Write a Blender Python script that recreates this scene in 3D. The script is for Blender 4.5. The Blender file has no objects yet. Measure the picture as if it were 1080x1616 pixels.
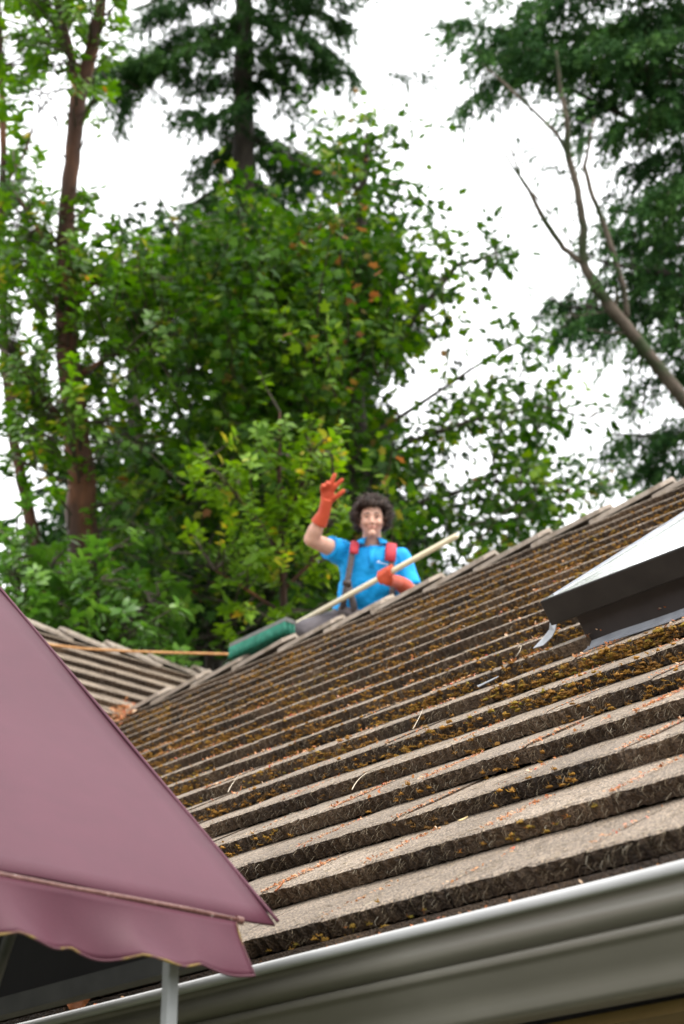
import bpy, bmesh, math, random
import numpy as np
from mathutils import Vector, Matrix

random.seed(7)
rng = np.random.default_rng(11)
scene = bpy.context.scene
C = scene.collection
rad = math.radians

# ------------------------------------------------------------------ camera
# house frame: X runs along the main eave, Y up the main slope (in plan), Z up
EAVE = 2.53                       # height of the lowest tile lip above ground
FPX = 3170.72                     # focal length in photo pixels (1080 x 1616)
CAM = Vector((4.03026, -2.47379, EAVE - 0.87621))
FWD = Vector((-0.681044, 0.603125, 0.415234)).normalized()
RIGHT = Vector((0.662983, 0.748634, 0.0)).normalized()
UP = RIGHT.cross(FWD).normalized()
cam_data = bpy.data.cameras.new('camera')
cam = bpy.data.objects.new('camera', cam_data)
C.objects.link(cam)
cam.matrix_world = Matrix.Translation(CAM) @ Matrix((RIGHT, UP, -FWD)).transposed().to_4x4()
cam_data.sensor_fit = 'VERTICAL'
cam_data.sensor_height = 36.0
cam_data.lens = FPX / 1616 * 36
cam_data.clip_start = 0.05
cam_data.clip_end = 3000
cam_data.dof.use_dof = True
cam_data.dof.focus_distance = 4.9
cam_data.dof.aperture_fstop = 5.4
cam_data.dof.aperture_blades = 0
scene.camera = cam

# ------------------------------------------------------------------ overcast sky
SUN_EL, SUN_AZ = rad(58), rad(88)          # azimuth clockwise from +Y
world = bpy.data.worlds.new('World')
scene.world = world
world.use_nodes = True
wn, wl = world.node_tree.nodes, world.node_tree.links
wn.clear()
sky = wn.new('ShaderNodeTexSky')
sky.sky_type = 'NISHITA'
sky.sun_disc = False
sky.sun_elevation = SUN_EL
sky.sun_rotation = SUN_AZ
hsv = wn.new('ShaderNodeHueSaturation')
hsv.inputs['Saturation'].default_value = 0.12
wmix = wn.new('ShaderNodeMixRGB')
wmix.inputs[0].default_value = 0.88           # thick even cloud over the clear sky
wmix.inputs[2].default_value = (8.6, 8.7, 8.8, 1)
bg = wn.new('ShaderNodeBackground')
bg.inputs['Strength'].default_value = 0.15
wo = wn.new('ShaderNodeOutputWorld')
wl.new(sky.outputs[0], hsv.inputs['Color'])
wl.new(hsv.outputs[0], wmix.inputs[1])
wl.new(wmix.outputs[0], bg.inputs[0])
wl.new(bg.outputs[0], wo.inputs[0])

sd = bpy.data.lights.new('sun', 'SUN')
sd.energy = 1.6
sd.angle = rad(12)
sd.color = (1.0, 0.94, 0.85)
sun = bpy.data.objects.new('sun', sd)
C.objects.link(sun)
sdir = Vector((math.sin(SUN_AZ) * math.cos(SUN_EL), math.cos(SUN_AZ) * math.cos(SUN_EL), math.sin(SUN_EL)))
sun.rotation_euler = sdir.to_track_quat('Z', 'Y').to_euler()
sun.location = (0, 0, 30)

vs = scene.view_settings
vs.view_transform = 'Standard'
vs.look = 'None'
vs.exposure = 1.12
vs.gamma = 1.0
scene.cycles.max_bounces = 8
scene.cycles.transparent_max_bounces = 8

# ------------------------------------------------------------------ helpers
def ray(px, py):
    return RIGHT * ((px - 540) / FPX) + UP * ((808 - py) / FPX) + FWD

def at(px, py, depth):
    return CAM + ray(px, py) * depth

def to_px(p):
    v = Vector(p) - CAM
    z = v.dot(FWD)
    return 540 + FPX * v.dot(RIGHT) / z, 808 - FPX * v.dot(UP) / z, z

def tag(o, label=None, cat=None, group=None, kind=None):
    if label: o['label'] = label
    if cat: o['category'] = cat
    if group: o['group'] = group
    if kind: o['kind'] = kind
    return o

def empty(name, loc=(0, 0, 0)):
    o = bpy.data.objects.new(name, None)
    o.location = loc
    o.empty_display_size = 0.2
    C.objects.link(o)
    return o

def adopt(o, parent):
    o.parent = parent
    o.matrix_parent_inverse = parent_world(parent).inverted()
    return o

def parent_world(p):
    m = p.matrix_basis.copy()
    while p.parent:
        m = p.parent.matrix_basis @ p.matrix_parent_inverse @ m
        p = p.parent
    return m

class MB:
    def __init__(self):
        self.v, self.f, self.m = [], [], []

    def add(self, vs, fs, mat=0):
        b = len(self.v)
        self.v += [tuple(x) for x in vs]
        self.f += [tuple(i + b for i in f) for f in fs]
        self.m += [mat] * len(fs)

    def box(self, c, size, mat=0, M=None, taper=None):
        sx, sy, sz = (s / 2 for s in size)
        vs = [Vector((x * sx, y * sy, z * sz)) for z in (-1, 1) for y in (-1, 1) for x in (-1, 1)]
        if M is not None: vs = [M @ v for v in vs]
        vs = [v + Vector(c) for v in vs]
        self.add(vs, [(0, 2, 3, 1), (4, 5, 7, 6), (0, 1, 5, 4), (2, 6, 7, 3), (0, 4, 6, 2), (1, 3, 7, 5)], mat)

    def tube(self, pts, radii, seg=8, cap=True, mat=0, flat=None, ref=None):
        pts = [Vector(p) for p in pts]
        n = len(pts)
        if not hasattr(radii, '__len__'): radii = [radii] * n
        rings, prev = [], None
        for i in range(n):
            t = (pts[min(i + 1, n - 1)] - pts[max(i - 1, 0)])
            if t.length < 1e-9: t = Vector((0, 0, 1))
            t.normalize()
            a = prev if prev is not None else (Vector(ref) if ref is not None else (Vector((0, 0, 1)) if abs(t.z) < 0.9 else Vector((1, 0, 0))))
            a = (a - t * a.dot(t)).normalized()
            b = t.cross(a)
            prev = a
            r = radii[i]
            ra, rb = (r if hasattr(r, '__len__') else (r, r))
            rings.append([pts[i] + a * (math.cos(2 * math.pi * k / seg) * ra) + b * (math.sin(2 * math.pi * k / seg) * rb) for k in range(seg)])
        vs = [v for r in rings for v in r]
        fs = []
        for i in range(n - 1):
            for k in range(seg):
                k2 = (k + 1) % seg
                fs.append((i * seg + k, i * seg + k2, (i + 1) * seg + k2, (i + 1) * seg + k))
        if cap:
            fs.append(tuple(range(seg - 1, -1, -1)))
            fs.append(tuple((n - 1) * seg + k for k in range(seg)))
        self.add(vs, fs, mat)

    def capsule(self, pts, radii, seg=14):
        """tube with rounded ends"""
        pts = [Vector(p) for p in pts]
        if not hasattr(radii, '__len__'): radii = [radii] * len(pts)
        d0 = (pts[0] - pts[1]).normalized(); d1 = (pts[-1] - pts[-2]).normalized()
        P, R = [], []
        g = lambda r, k: tuple(x * k for x in r) if hasattr(r, '__len__') else r * k
        mx = lambda r: max(r) if hasattr(r, '__len__') else r
        for a in (0.98, 0.8, 0.45):
            P.append(pts[0] + d0 * mx(radii[0]) * a); R.append(g(radii[0], math.sqrt(1 - a * a)))
        P += pts; R += list(radii)
        for a in (0.45, 0.8, 0.98):
            P.append(pts[-1] + d1 * mx(radii[-1]) * a); R.append(g(radii[-1], math.sqrt(1 - a * a)))
        self.tube(P, R, seg)

    def ellipsoid(self, c, ax, seg=20, rings=12, fn=None):
        """ax: three axis vectors (already scaled)"""
        c = Vector(c)
        vs, fs = [], []
        for i in range(rings + 1):
            th = math.pi * i / rings
            for k in range(seg):
                ph = 2 * math.pi * k / seg
                u = Vector((math.sin(th) * math.cos(ph), math.sin(th) * math.sin(ph), math.cos(th)))
                if fn: u = fn(u)
                vs.append(c + Vector(ax[0]) * u.x + Vector(ax[1]) * u.y + Vector(ax[2]) * u.z)
        for i in range(rings):
            for k in range(seg):
                k2 = (k + 1) % seg
                fs.append((i * seg + k, (i + 1) * seg + k, (i + 1) * seg + k2, i * seg + k2))
        self.add(vs, fs)

    def sheet(self, grid, mat=0):
        """grid[i][j] of points"""
        n, m = len(grid), len(grid[0])
        vs = [p for r in grid for p in r]
        self.add(vs, [(i * m + j, i * m + j + 1, (i + 1) * m + j + 1, (i + 1) * m + j) for i in range(n - 1) for j in range(m - 1)], mat)

    def mesh(self, name):
        me = bpy.data.meshes.new(name)
        me.from_pydata(self.v, [], self.f)
        if self.m and max(self.m) > 0:
            me.polygons.foreach_set('material_index', self.m)
        me.update()
        return me

    def build(self, name, mats, parent=None, smooth=False):
        me = self.mesh(name)
        for m in (mats if isinstance(mats, (list, tuple)) else [mats]): me.materials.append(m)
        if smooth: me.polygons.foreach_set('use_smooth', [True] * len(me.polygons))
        o = bpy.data.objects.new(name, me)
        C.objects.link(o)
        if parent is not None: adopt(o, parent)
        return o

def fix_normals(o):
    bm = bmesh.new(); bm.from_mesh(o.data)
    bmesh.ops.recalc_face_normals(bm, faces=bm.faces)
    bm.to_mesh(o.data); bm.free()

def mod_apply(o):
    dg = bpy.context.evaluated_depsgraph_get()
    me = bpy.data.meshes.new_from_object(o.evaluated_get(dg))
    mats = list(o.data.materials)
    o.modifiers.clear()
    o.data = me
    me.materials.clear()
    for m in mats: me.materials.append(m)
    me.polygons.foreach_set('use_smooth', [True] * len(me.polygons))

def voxel(o, size, smooth=4):
    r = o.modifiers.new('r', 'REMESH'); r.mode = 'VOXEL'; r.voxel_size = size
    s = o.modifiers.new('s', 'SMOOTH'); s.iterations = smooth; s.factor = 0.5
    mod_apply(o)

def np_mesh(name, V, F, mats, parent=None, attr=None, mat_idx=None, smooth=False):
    """V (n,3); F (m,k) all faces with k corners"""
    me = bpy.data.meshes.new(name)
    n, (m, k) = len(V), F.shape
    me.vertices.add(n); me.vertices.foreach_set('co', np.asarray(V, np.float32).ravel())
    me.loops.add(m * k); me.loops.foreach_set('vertex_index', F.astype(np.int32).ravel())
    me.polygons.add(m); me.polygons.foreach_set('loop_start', np.arange(0, m * k, k, dtype=np.int32))
    me.update(calc_edges=True)
    if attr is not None:
        a = me.attributes.new('lv', 'FLOAT', 'FACE'); a.data.foreach_set('value', np.asarray(attr, np.float32))
    if mat_idx is not None: me.polygons.foreach_set('material_index', np.asarray(mat_idx, np.int32))
    if smooth: me.polygons.foreach_set('use_smooth', np.ones(m, bool))
    for mt in (mats if isinstance(mats, (list, tuple)) else [mats]): me.materials.append(mt)
    o = bpy.data.objects.new(name, me)
    C.objects.link(o)
    if parent is not None: adopt(o, parent)
    return o

# ------------------------------------------------------------------ materials
def new_mat(name):
    m = bpy.data.materials.new(name)
    m.use_nodes = True
    nt = m.node_tree
    return m, nt, nt.nodes['Principled BSDF']

def node(nt, typ, **kw):
    n = nt.nodes.new(typ)
    for k, v in kw.items():
        if k in n.inputs: n.inputs[k].default_value = v
        else: setattr(n, k, v)
    return n

def ramp(nt, src, stops):
    r = nt.nodes.new('ShaderNodeValToRGB')
    els = r.color_ramp.elements
    while len(els) < len(stops): els.new(0.5)
    for e, (p, c) in zip(els, stops):
        e.position = p; e.color = (*c, 1)
    nt.links.new(src, r.inputs[0])
    return r

def coords(nt, kind='Object', scale=(1, 1, 1)):
    tc = nt.nodes.new('ShaderNodeTexCoord')
    mp = nt.nodes.new('ShaderNodeMapping')
    mp.inputs['Scale'].default_value = scale
    nt.links.new(tc.outputs[kind], mp.inputs[0])
    return mp.outputs[0]

def noisy(name, stops, scale=5.0, rough=0.7, bump=0.0, bscale=None, detail=6, kind='Object', stretch=(1, 1, 1), spec=0.4, dist=0.01):
    m, nt, b = new_mat(name)
    co = coords(nt, kind, stretch)
    n = node(nt, 'ShaderNodeTexNoise', Scale=scale, Detail=detail)
    nt.links.new(co, n.inputs['Vector'])
    r = ramp(nt, n.outputs['Fac'], stops)
    nt.links.new(r.outputs[0], b.inputs['Base Color'])
    b.inputs['Roughness'].default_value = rough
    b.inputs['Specular IOR Level'].default_value = spec
    if bump:
        n2 = node(nt, 'ShaderNodeTexNoise', Scale=bscale or scale * 3, Detail=6)
        nt.links.new(co, n2.inputs['Vector'])
        bp = node(nt, 'ShaderNodeBump', Strength=bump, Distance=dist)
        nt.links.new(n2.outputs['Fac'], bp.inputs['Height'])
        nt.links.new(bp.outputs[0], b.inputs['Normal'])
    return m

def leaf_mat(name, stops, trans=0.35, rough=0.6, spec=0.15):
    """leaf colour from a per-leaf random value; light passes through the blade"""
    m, nt, b = new_mat(name)
    a = nt.nodes.new('ShaderNodeAttribute'); a.attribute_name = 'lv'
    r = ramp(nt, a.outputs['Fac'], stops)
    nt.links.new(r.outputs[0], b.inputs['Base Color'])
    b.inputs['Roughness'].default_value = rough
    b.inputs['Specular IOR Level'].default_value = spec
    t = nt.nodes.new('ShaderNodeBsdfTranslucent')
    br = node(nt, 'ShaderNodeHueSaturation', Value=1.5, Saturation=1.1)
    nt.links.new(r.outputs[0], br.inputs['Color'])
    nt.links.new(br.outputs[0], t.inputs['Color'])
    mx = node(nt, 'ShaderNodeMixShader'); mx.inputs[0].default_value = trans
    out = nt.nodes['Material Output']
    nt.links.new(b.outputs[0], mx.inputs[1]); nt.links.new(t.outputs[0], mx.inputs[2])
    nt.links.new(mx.outputs[0], out.inputs['Surface'])
    return m

def plain(name, col, rough=0.5, metal=0.0, spec=0.5):
    m, nt, b = new_mat(name)
    b.inputs['Base Color'].default_value = (*col, 1)
    b.inputs['Roughness'].default_value = rough
    b.inputs['Metallic'].default_value = metal
    b.inputs['Specular IOR Level'].default_value = spec
    return m

def tile_material(name, stops_big, stops_fine, bump, per_tile=0.12):
    m, nt, b = new_mat(name)
    tc = nt.nodes.new('ShaderNodeTexCoord')
    oi = nt.nodes.new('ShaderNodeObjectInfo')
    geo = nt.nodes.new('ShaderNodeNewGeometry')
    n1 = node(nt, 'ShaderNodeTexNoise', Scale=3.0, Detail=5)
    n2 = node(nt, 'ShaderNodeTexNoise', Scale=190.0, Detail=3)
    n3 = node(nt, 'ShaderNodeTexNoise', Scale=22.0, Detail=5)
    for n in (n1, n2, n3): nt.links.new(geo.outputs['Position'], n.inputs['Vector'])
    r1 = ramp(nt, n1.outputs['Fac'], stops_big)
    r2 = ramp(nt, n2.outputs['Fac'], stops_fine)
    mu = node(nt, 'ShaderNodeMixRGB', blend_type='MULTIPLY'); mu.inputs[0].default_value = 1.0
    nt.links.new(r1.outputs[0], mu.inputs[1]); nt.links.new(r2.outputs[0], mu.inputs[2])
    # algae / lichen stains
    r3 = ramp(nt, n3.outputs['Fac'], [(0.50, (0, 0, 0)), (0.68, (1, 1, 1))])
    st = node(nt, 'ShaderNodeMixRGB', blend_type='MULTIPLY')
    st.inputs[2].default_value = (0.70, 0.66, 0.58, 1)
    nt.links.new(r3.outputs[0], st.inputs[0]); nt.links.new(mu.outputs[0], st.inputs[1])
    # each tile a little different
    mr = node(nt, 'ShaderNodeMapRange'); mr.inputs[3].default_value = 1 - per_tile; mr.inputs[4].default_value = 1 + per_tile
    nt.links.new(oi.outputs['Random'], mr.inputs[0])
    hs = node(nt, 'ShaderNodeHueSaturation')
    nt.links.new(mr.outputs[0], hs.inputs['Value']); nt.links.new(st.outputs[0], hs.inputs['Color'])
    nt.links.new(hs.outputs[0], b.inputs['Base Color'])
    b.inputs['Roughness'].default_value = 0.72
    b.inputs['Specular IOR Level'].default_value = 0.5
    ad = node(nt, 'ShaderNodeMath', operation='ADD')
    nt.links.new(n2.outputs['Fac'], ad.inputs[0]); nt.links.new(n3.outputs['Fac'], ad.inputs[1])
    bp = node(nt, 'ShaderNodeBump', Strength=bump, Distance=0.010)
    nt.links.new(ad.outputs[0], bp.inputs['Height']); nt.links.new(bp.outputs[0], b.inputs['Normal'])
    return m

M = {}
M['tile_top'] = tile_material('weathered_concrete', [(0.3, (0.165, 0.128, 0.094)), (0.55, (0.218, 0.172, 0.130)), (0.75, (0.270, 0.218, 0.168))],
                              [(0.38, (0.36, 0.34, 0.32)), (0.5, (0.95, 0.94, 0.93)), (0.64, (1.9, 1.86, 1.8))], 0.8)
M['tile_butt'] = tile_material('mossy_broken_concrete_with_shade', [(0.3, (0.032, 0.019, 0.010)), (0.5, (0.066, 0.040, 0.021)), (0.72, (0.165, 0.110, 0.068))],
                               [(0.32, (0.45, 0.42, 0.40)), (0.5, (0.95, 0.93, 0.9)), (0.7, (1.5, 1.42, 1.3))], 1.0)  # dirt and moss brown, darkened further to stand for shade on the butts
M['cap'] = tile_material('ridge_concrete', [(0.3, (0.30, 0.25, 0.205)), (0.6, (0.38, 0.32, 0.265)), (0.8, (0.44, 0.38, 0.32))],
                         [(0.3, (0.72, 0.7, 0.68)), (0.5, (1, 1, 1)), (0.7, (1.15, 1.14, 1.12))], 0.5)
M['deck'] = noisy('roof_underlay', [(0.3, (0.03, 0.027, 0.025)), (0.7, (0.055, 0.05, 0.045))], 8, 0.9)
M['gutter'] = noisy('gutter_paint', [(0.35, (0.140, 0.131, 0.106)), (0.65, (0.172, 0.161, 0.132))], 2.2, 0.38, 0.06, 30, spec=0.5)
M['gutter_lip'] = noisy('sky_lit_gutter_lip', [(0.35, (0.42, 0.42, 0.42)), (0.65, (0.50, 0.50, 0.50))], 6, 0.5, 0.05, 40, spec=0.4)  # lip lightened in its colour for sky light on the upper face
M['soffit'] = noisy('soffit_boards', [(0.35, (0.16, 0.10, 0.03)), (0.65, (0.21, 0.135, 0.045))], 4, 0.75, 0.15, 30, stretch=(1, 8, 1))
M['wall'] = noisy('painted_wall', [(0.35, (0.38, 0.34, 0.26)), (0.65, (0.44, 0.40, 0.31))], 3, 0.8, 0.2, 60)
M['sky_frame'] = noisy('bronze_aluminium', [(0.35, (0.011, 0.009, 0.008)), (0.65, (0.019, 0.016, 0.014))], 12, 0.5, 0.05, 80, spec=0.35)
M['curb'] = noisy('bronze_curb', [(0.35, (0.034, 0.028, 0.027)), (0.65, (0.046, 0.038, 0.037))], 10, 0.6, 0.05, 60, spec=0.35)
M['lead'] = noisy('grey_flashing_metal', [(0.3, (0.20, 0.21, 0.235)), (0.7, (0.33, 0.345, 0.38))], 14, 0.35, 0.2, 40)
m, nt, b = new_mat('white_acrylic')
co = coords(nt, 'Object', (1, 1, 1))
n = node(nt, 'ShaderNodeTexNoise', Scale=5.0, Detail=8, Distortion=0.6); nt.links.new(co, n.inputs['Vector'])
r = ramp(nt, n.outputs['Fac'], [(0.30, (0.34, 0.35, 0.36)), (0.45, (0.46, 0.47, 0.48)), (0.7, (0.54, 0.55, 0.55))])
nt.links.new(r.outputs[0], b.inputs['Base Color'])
b.inputs['Roughness'].default_value = 0.16
b.inputs['Coat Weight'].default_value = 0.6
M['acrylic'] = m
# canopy cloth
m, nt, b = new_mat('mauve_vinyl_cloth')
co = coords(nt, 'Object')
n = node(nt, 'ShaderNodeTexNoise', Scale=1.6, Detail=6); nt.links.new(co, n.inputs['Vector'])
r = ramp(nt, n.outputs['Fac'], [(0.3, (0.066, 0.0155, 0.028)), (0.7, (0.085, 0.022, 0.038))])
n2 = node(nt, 'ShaderNodeTexNoise', Scale=420, Detail=2); nt.links.new(co, n2.inputs['Vector'])
r2 = ramp(nt, n2.outputs['Fac'], [(0.3, (0.90, 0.90, 0.90)), (0.7, (1.07, 1.07, 1.07))])
n4 = node(nt, 'ShaderNodeTexNoise', Scale=16, Detail=8); nt.links.new(co, n4.inputs['Vector'])
r4 = ramp(nt, n4.outputs['Fac'], [(0.35, (0.93, 0.94, 0.94)), (0.6, (1.0, 1.0, 1.0))])
mu = node(nt, 'ShaderNodeMixRGB', blend_type='MULTIPLY'); mu.inputs[0].default_value = 1
mu2 = node(nt, 'ShaderNodeMixRGB', blend_type='MULTIPLY'); mu2.inputs[0].default_value = 1
nt.links.new(r.outputs[0], mu.inputs[1]); nt.links.new(r2.outputs[0], mu.inputs[2])
nt.links.new(mu.outputs[0], mu2.inputs[1]); nt.links.new(r4.outputs[0], mu2.inputs[2])
nt.links.new(mu2.outputs[0], b.inputs['Base Color'])
b.inputs['Roughness'].default_value = 0.6
b.inputs['Specular IOR Level'].default_value = 0.3
bp = node(nt, 'ShaderNodeBump', Strength=0.12, Distance=0.002); nt.links.new(n2.outputs['Fac'], bp.inputs['Height'])
nt.links.new(bp.outputs[0], b.inputs['Normal'])
M['cloth'] = m
M['hem'] = noisy('algae_stained_hem', [(0.50, (0.085, 0.030, 0.042)), (0.56, (0.20, 0.14, 0.03)), (0.60, (0.095, 0.036, 0.048))], 9, 0.8)
M['rod'] = noisy('rusty_rod', [(0.40, (0.11, 0.045, 0.038)), (0.62, (0.17, 0.080, 0.066)), (0.70, (0.60, 0.55, 0.52))], 60, 0.4, 0.3, 90)
M['post'] = noisy('galvanised_post', [(0.35, (0.30, 0.31, 0.31)), (0.65, (0.38, 0.39, 0.39))], 15, 0.45, 0.08, 60)
M['dark_frame'] = noisy('canopy_frame_tube', [(0.35, (0.035, 0.035, 0.032)), (0.65, (0.055, 0.055, 0.050))], 15, 0.5)

# ------------------------------------------------------------------ ground
g = MB()
S = 900.0
g.sheet([[(-S + 2 * S * i / 24, -S + 2 * S * j / 24, 0) for i in range(25)] for j in range(25)])
M['ground'] = noisy('forest_ground', [(0.35, (0.05, 0.045, 0.03)), (0.55, (0.045, 0.06, 0.025)), (0.7, (0.07, 0.06, 0.04))], 0.9, 0.95, 0.4, 6)
tag(g.build('ground', M['ground']), kind='structure')

# ------------------------------------------------------------------ house
PHI = 0.6209
SP, CP, TP = math.sin(PHI), math.cos(PHI), math.tan(PHI)
EXPO, BUTT, TW = 0.31, 0.043, 0.335           # tile exposure, butt thickness, tile width
RIDGE_S = 18.55 * EXPO
YR, ZR = RIDGE_S * CP, EAVE + RIDGE_S * SP
XV = -6.13                                     # where the main ridge dies into the wing slope
WING_RIDGE_S = 24.6 * EXPO
ZW = EAVE + WING_RIDGE_S * SP
XE = XV + YR                                   # X of the wing's eave line
XWR = XE - WING_RIDGE_S * CP                   # X of the wing ridge
X_END = 5.2

def roof_pt(X, s, hgt=0.0):                    # point on the main slope
    return Vector((X, s * CP - hgt * SP, EAVE + s * SP + hgt * CP))

def wing_pt(Y, s, hgt=0.0):                    # point on the wing slope (faces +X)
    return Vector((XE - s * CP + hgt * SP, Y, EAVE + s * SP + hgt * CP))

house = empty('house', (0, 0, 0))
tag(house, 'house with mossy flat tile roof, gutter with a sky-lit lip and a skylight', 'house')

# walls
w = MB()
w.box(((X_END - 0.4 + XE - 0.5) / 2, (0.6 + 2 * YR - 0.6) / 2, (EAVE - 0.30) / 2), (X_END - 0.4 - XE + 0.5, 2 * YR - 1.2, EAVE - 0.30))
w.build('wall', M['wall'], house)
w = MB()
w.box(((XE - 0.5 + 2 * XWR - XE + 0.5) / 2, 2.75, (EAVE - 0.30) / 2), (2 * (XE - XWR) - 1.0, 12.4, EAVE - 0.30))
w.build('wall', M['wall'], house)
# soffits: separate boards
for i in range(5):
    sb = MB(); y0 = 0.034 + i * 0.116
    sb.box(((X_END + XE) / 2, y0 + 0.056, EAVE - 0.272), (X_END - XE, 0.110, 0.02))
    sb.build('soffit_board', M['soffit'], house)
# fascia
fb = MB()
fb.box(((X_END + XE) / 2, 0.012, EAVE - 0.160), (X_END - XE, 0.03, 0.19))
fb.box((XE - 0.012, -1.95, EAVE - 0.165), (0.03, 3.85, 0.20))
fb.build('fascia', M['gutter'], house)

# roof decks (both slopes of each ridge)
dk = MB()
dd = 0.075
yl = lambda X: YR
dk.add([roof_pt(XE, 0, -dd), roof_pt(X_END, 0, -dd), roof_pt(X_END, RIDGE_S, -dd), roof_pt(XV, RIDGE_S, -dd)], [(0, 1, 2, 3)])
bk = lambda X, s: Vector((X, 2 * YR - s * CP, EAVE + s * SP - dd * CP))
dk.add([bk(XE, 0), bk(X_END, 0), bk(X_END, RIDGE_S), bk(XV, RIDGE_S)], [(3, 2, 1, 0)])
main_roof = dk.build('main_roof', M['deck'], house)
dk = MB()
dk.add([wing_pt(-3.8, 0, -dd), wing_pt(9.5, 0, -dd), wing_pt(9.5, WING_RIDGE_S, -dd), wing_pt(-3.8, WING_RIDGE_S, -dd)], [(0, 1, 2, 3)])
wb = lambda Y, s: Vector((2 * XWR - XE + s * CP, Y, EAVE + s * SP - dd * CP))
dk.add([wb(-3.8, 0), wb(9.5, 0), wb(9.5, WING_RIDGE_S), wb(-3.8, WING_RIDGE_S)], [(3, 2, 1, 0)])
wing_roof = dk.build('wing_roof', M['deck'], house)

# --- tiles: rough-edged slabs, twelve shapes
def tile_mesh(k):
    r = random.Random(100 + k)
    NX = 44
    mb = MB()
    hw = TW / 2 - 0.0010
    rows = []
    ph = r.random() * 6
    chips = [(r.uniform(-hw, hw), r.uniform(0.006, 0.016), r.uniform(0.003, 0.010)) for _ in range(r.randint(1, 4))]
    wob = [r.uniform(-1, 1) for _ in range(NX + 1)]
    for i in range(NX + 1):
        x = -hw + 2 * hw * i / NX
        rib = 0.5 + 0.5 * math.sin(2 * math.pi * x / 0.034 + ph)
        jag = 0.0016 * wob[i] + 0.0015 * math.sin(x * 61 + ph) + 0.001 * math.sin(x * 140 + 2 * ph)
        chip = sum(d * math.exp(-((x - c) / w_) ** 2) for c, w_, d in chips)
        corner = 0.004 * max(0, (abs(x) - hw + 0.008) / 0.008)
        c = jag + chip + corner
        z = lambda y: -BUTT * y / EXPO
        rows.append([(x, EXPO + 0.055, z(EXPO + 0.055)),
                     (x, 0.16, z(0.16) + 0.0012 * math.sin(x * 37 + ph)),
                     (x, 0.016 + c * 0.6, z(0.016) + 0.0006 * wob[i]),
                     (x, 0.004 + c, -0.0035 - 0.0015 * abs(wob[i])),
                     (x, 0.0005 + c * 0.8 + 0.0075 * rib, -0.014),
                     (x, 0.002 + c * 0.4 + 0.0095 * rib + 0.002 * wob[(i * 7) % NX], -0.026),
                     (x, 0.005 + 0.006 * rib, -BUTT + 0.002 + 0.002 * wob[(i * 5) % NX]),
                     (x, 0.05, -BUTT + 0.001)])
    n, m = len(rows), len(rows[0])
    vs = [p for rr in rows for p in rr]
    fs, ms = [], []
    for i in range(n - 1):
        for j in range(m - 1):
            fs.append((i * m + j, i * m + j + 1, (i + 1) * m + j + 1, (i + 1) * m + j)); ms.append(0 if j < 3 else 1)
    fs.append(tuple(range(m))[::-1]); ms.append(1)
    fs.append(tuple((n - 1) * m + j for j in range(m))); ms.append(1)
    mb.v, mb.f, mb.m = vs, fs, ms
    me = mb.mesh('roof_tile')
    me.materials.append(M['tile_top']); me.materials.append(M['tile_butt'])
    bm = bmesh.new(); bm.from_mesh(me); bmesh.ops.recalc_face_normals(bm, faces=bm.faces); bm.to_mesh(me); bm.free()
    return me

TILES = [tile_mesh(k) for k in range(12)]
MAT_MAIN = Matrix(((1, 0, 0), (0, CP, -SP), (0, SP, CP))).to_4x4()
MAT_WING = Matrix(((0, -CP, SP), (1, 0, 0), (0, SP, CP))).to_4x4()

SKY_X0, SKY_X1, SKY_S0, SKY_S1 = 0.25, 1.45, 2.15, 3.36    # skylight frame on the slope
jobs = []           # (roof, matrix, mesh index, cut plane or None, projected size)
joints = []         # (roof, course, position) of the joints, for the debris
for n in range(19):
    off = (0.5 * TW if n % 2 else 0) + random.uniform(-0.015, 0.015)
    s = n * EXPO + random.uniform(-0.003, 0.003)
    k0 = int((XE - 0.6 - off) / TW) - 20
    for k in range(k0, int(X_END / TW) + 1):
        x = off + k * TW
        xv = XE + (-0)                      # valley X at this course
        vx = lambda ss: XV + (YR - ss * CP)
        if x + TW / 2 < vx(s + EXPO) - 0.02 or x - TW / 2 > X_END: continue
        joints.append((0, n, x + TW / 2))
        cut = None
        if n == 18: cut = (Vector((0, YR - 0.035, 0)), Vector((0, -1, 0)))
        elif x - TW / 2 < vx(s): cut = (Vector((XV, YR, ZR)), Vector((1, 1, 0)).normalized())
        # openings for the skylight
        sx = SKY_X0 + 0.04 < x + TW / 2 and x - TW / 2 < SKY_X1 - 0.04
        ss = SKY_S0 + 0.05 < s + EXPO * 0.95 and s < SKY_S1 - 0.05
        if sx and ss and SKY_S0 < s and s + EXPO < SKY_S1 and SKY_X0 < x - TW / 2 and x + TW / 2 < SKY_X1: continue
        mt = Matrix.Translation(roof_pt(x, s, random.uniform(-0.0025, 0.0025))) @ MAT_MAIN @ Matrix.Rotation(random.gauss(0, 0.003), 4, 'Z') @ Matrix.Rotation(random.gauss(0, 0.003), 4, 'Y')
        jobs.append([0, mt, random.randrange(12), cut])
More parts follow.
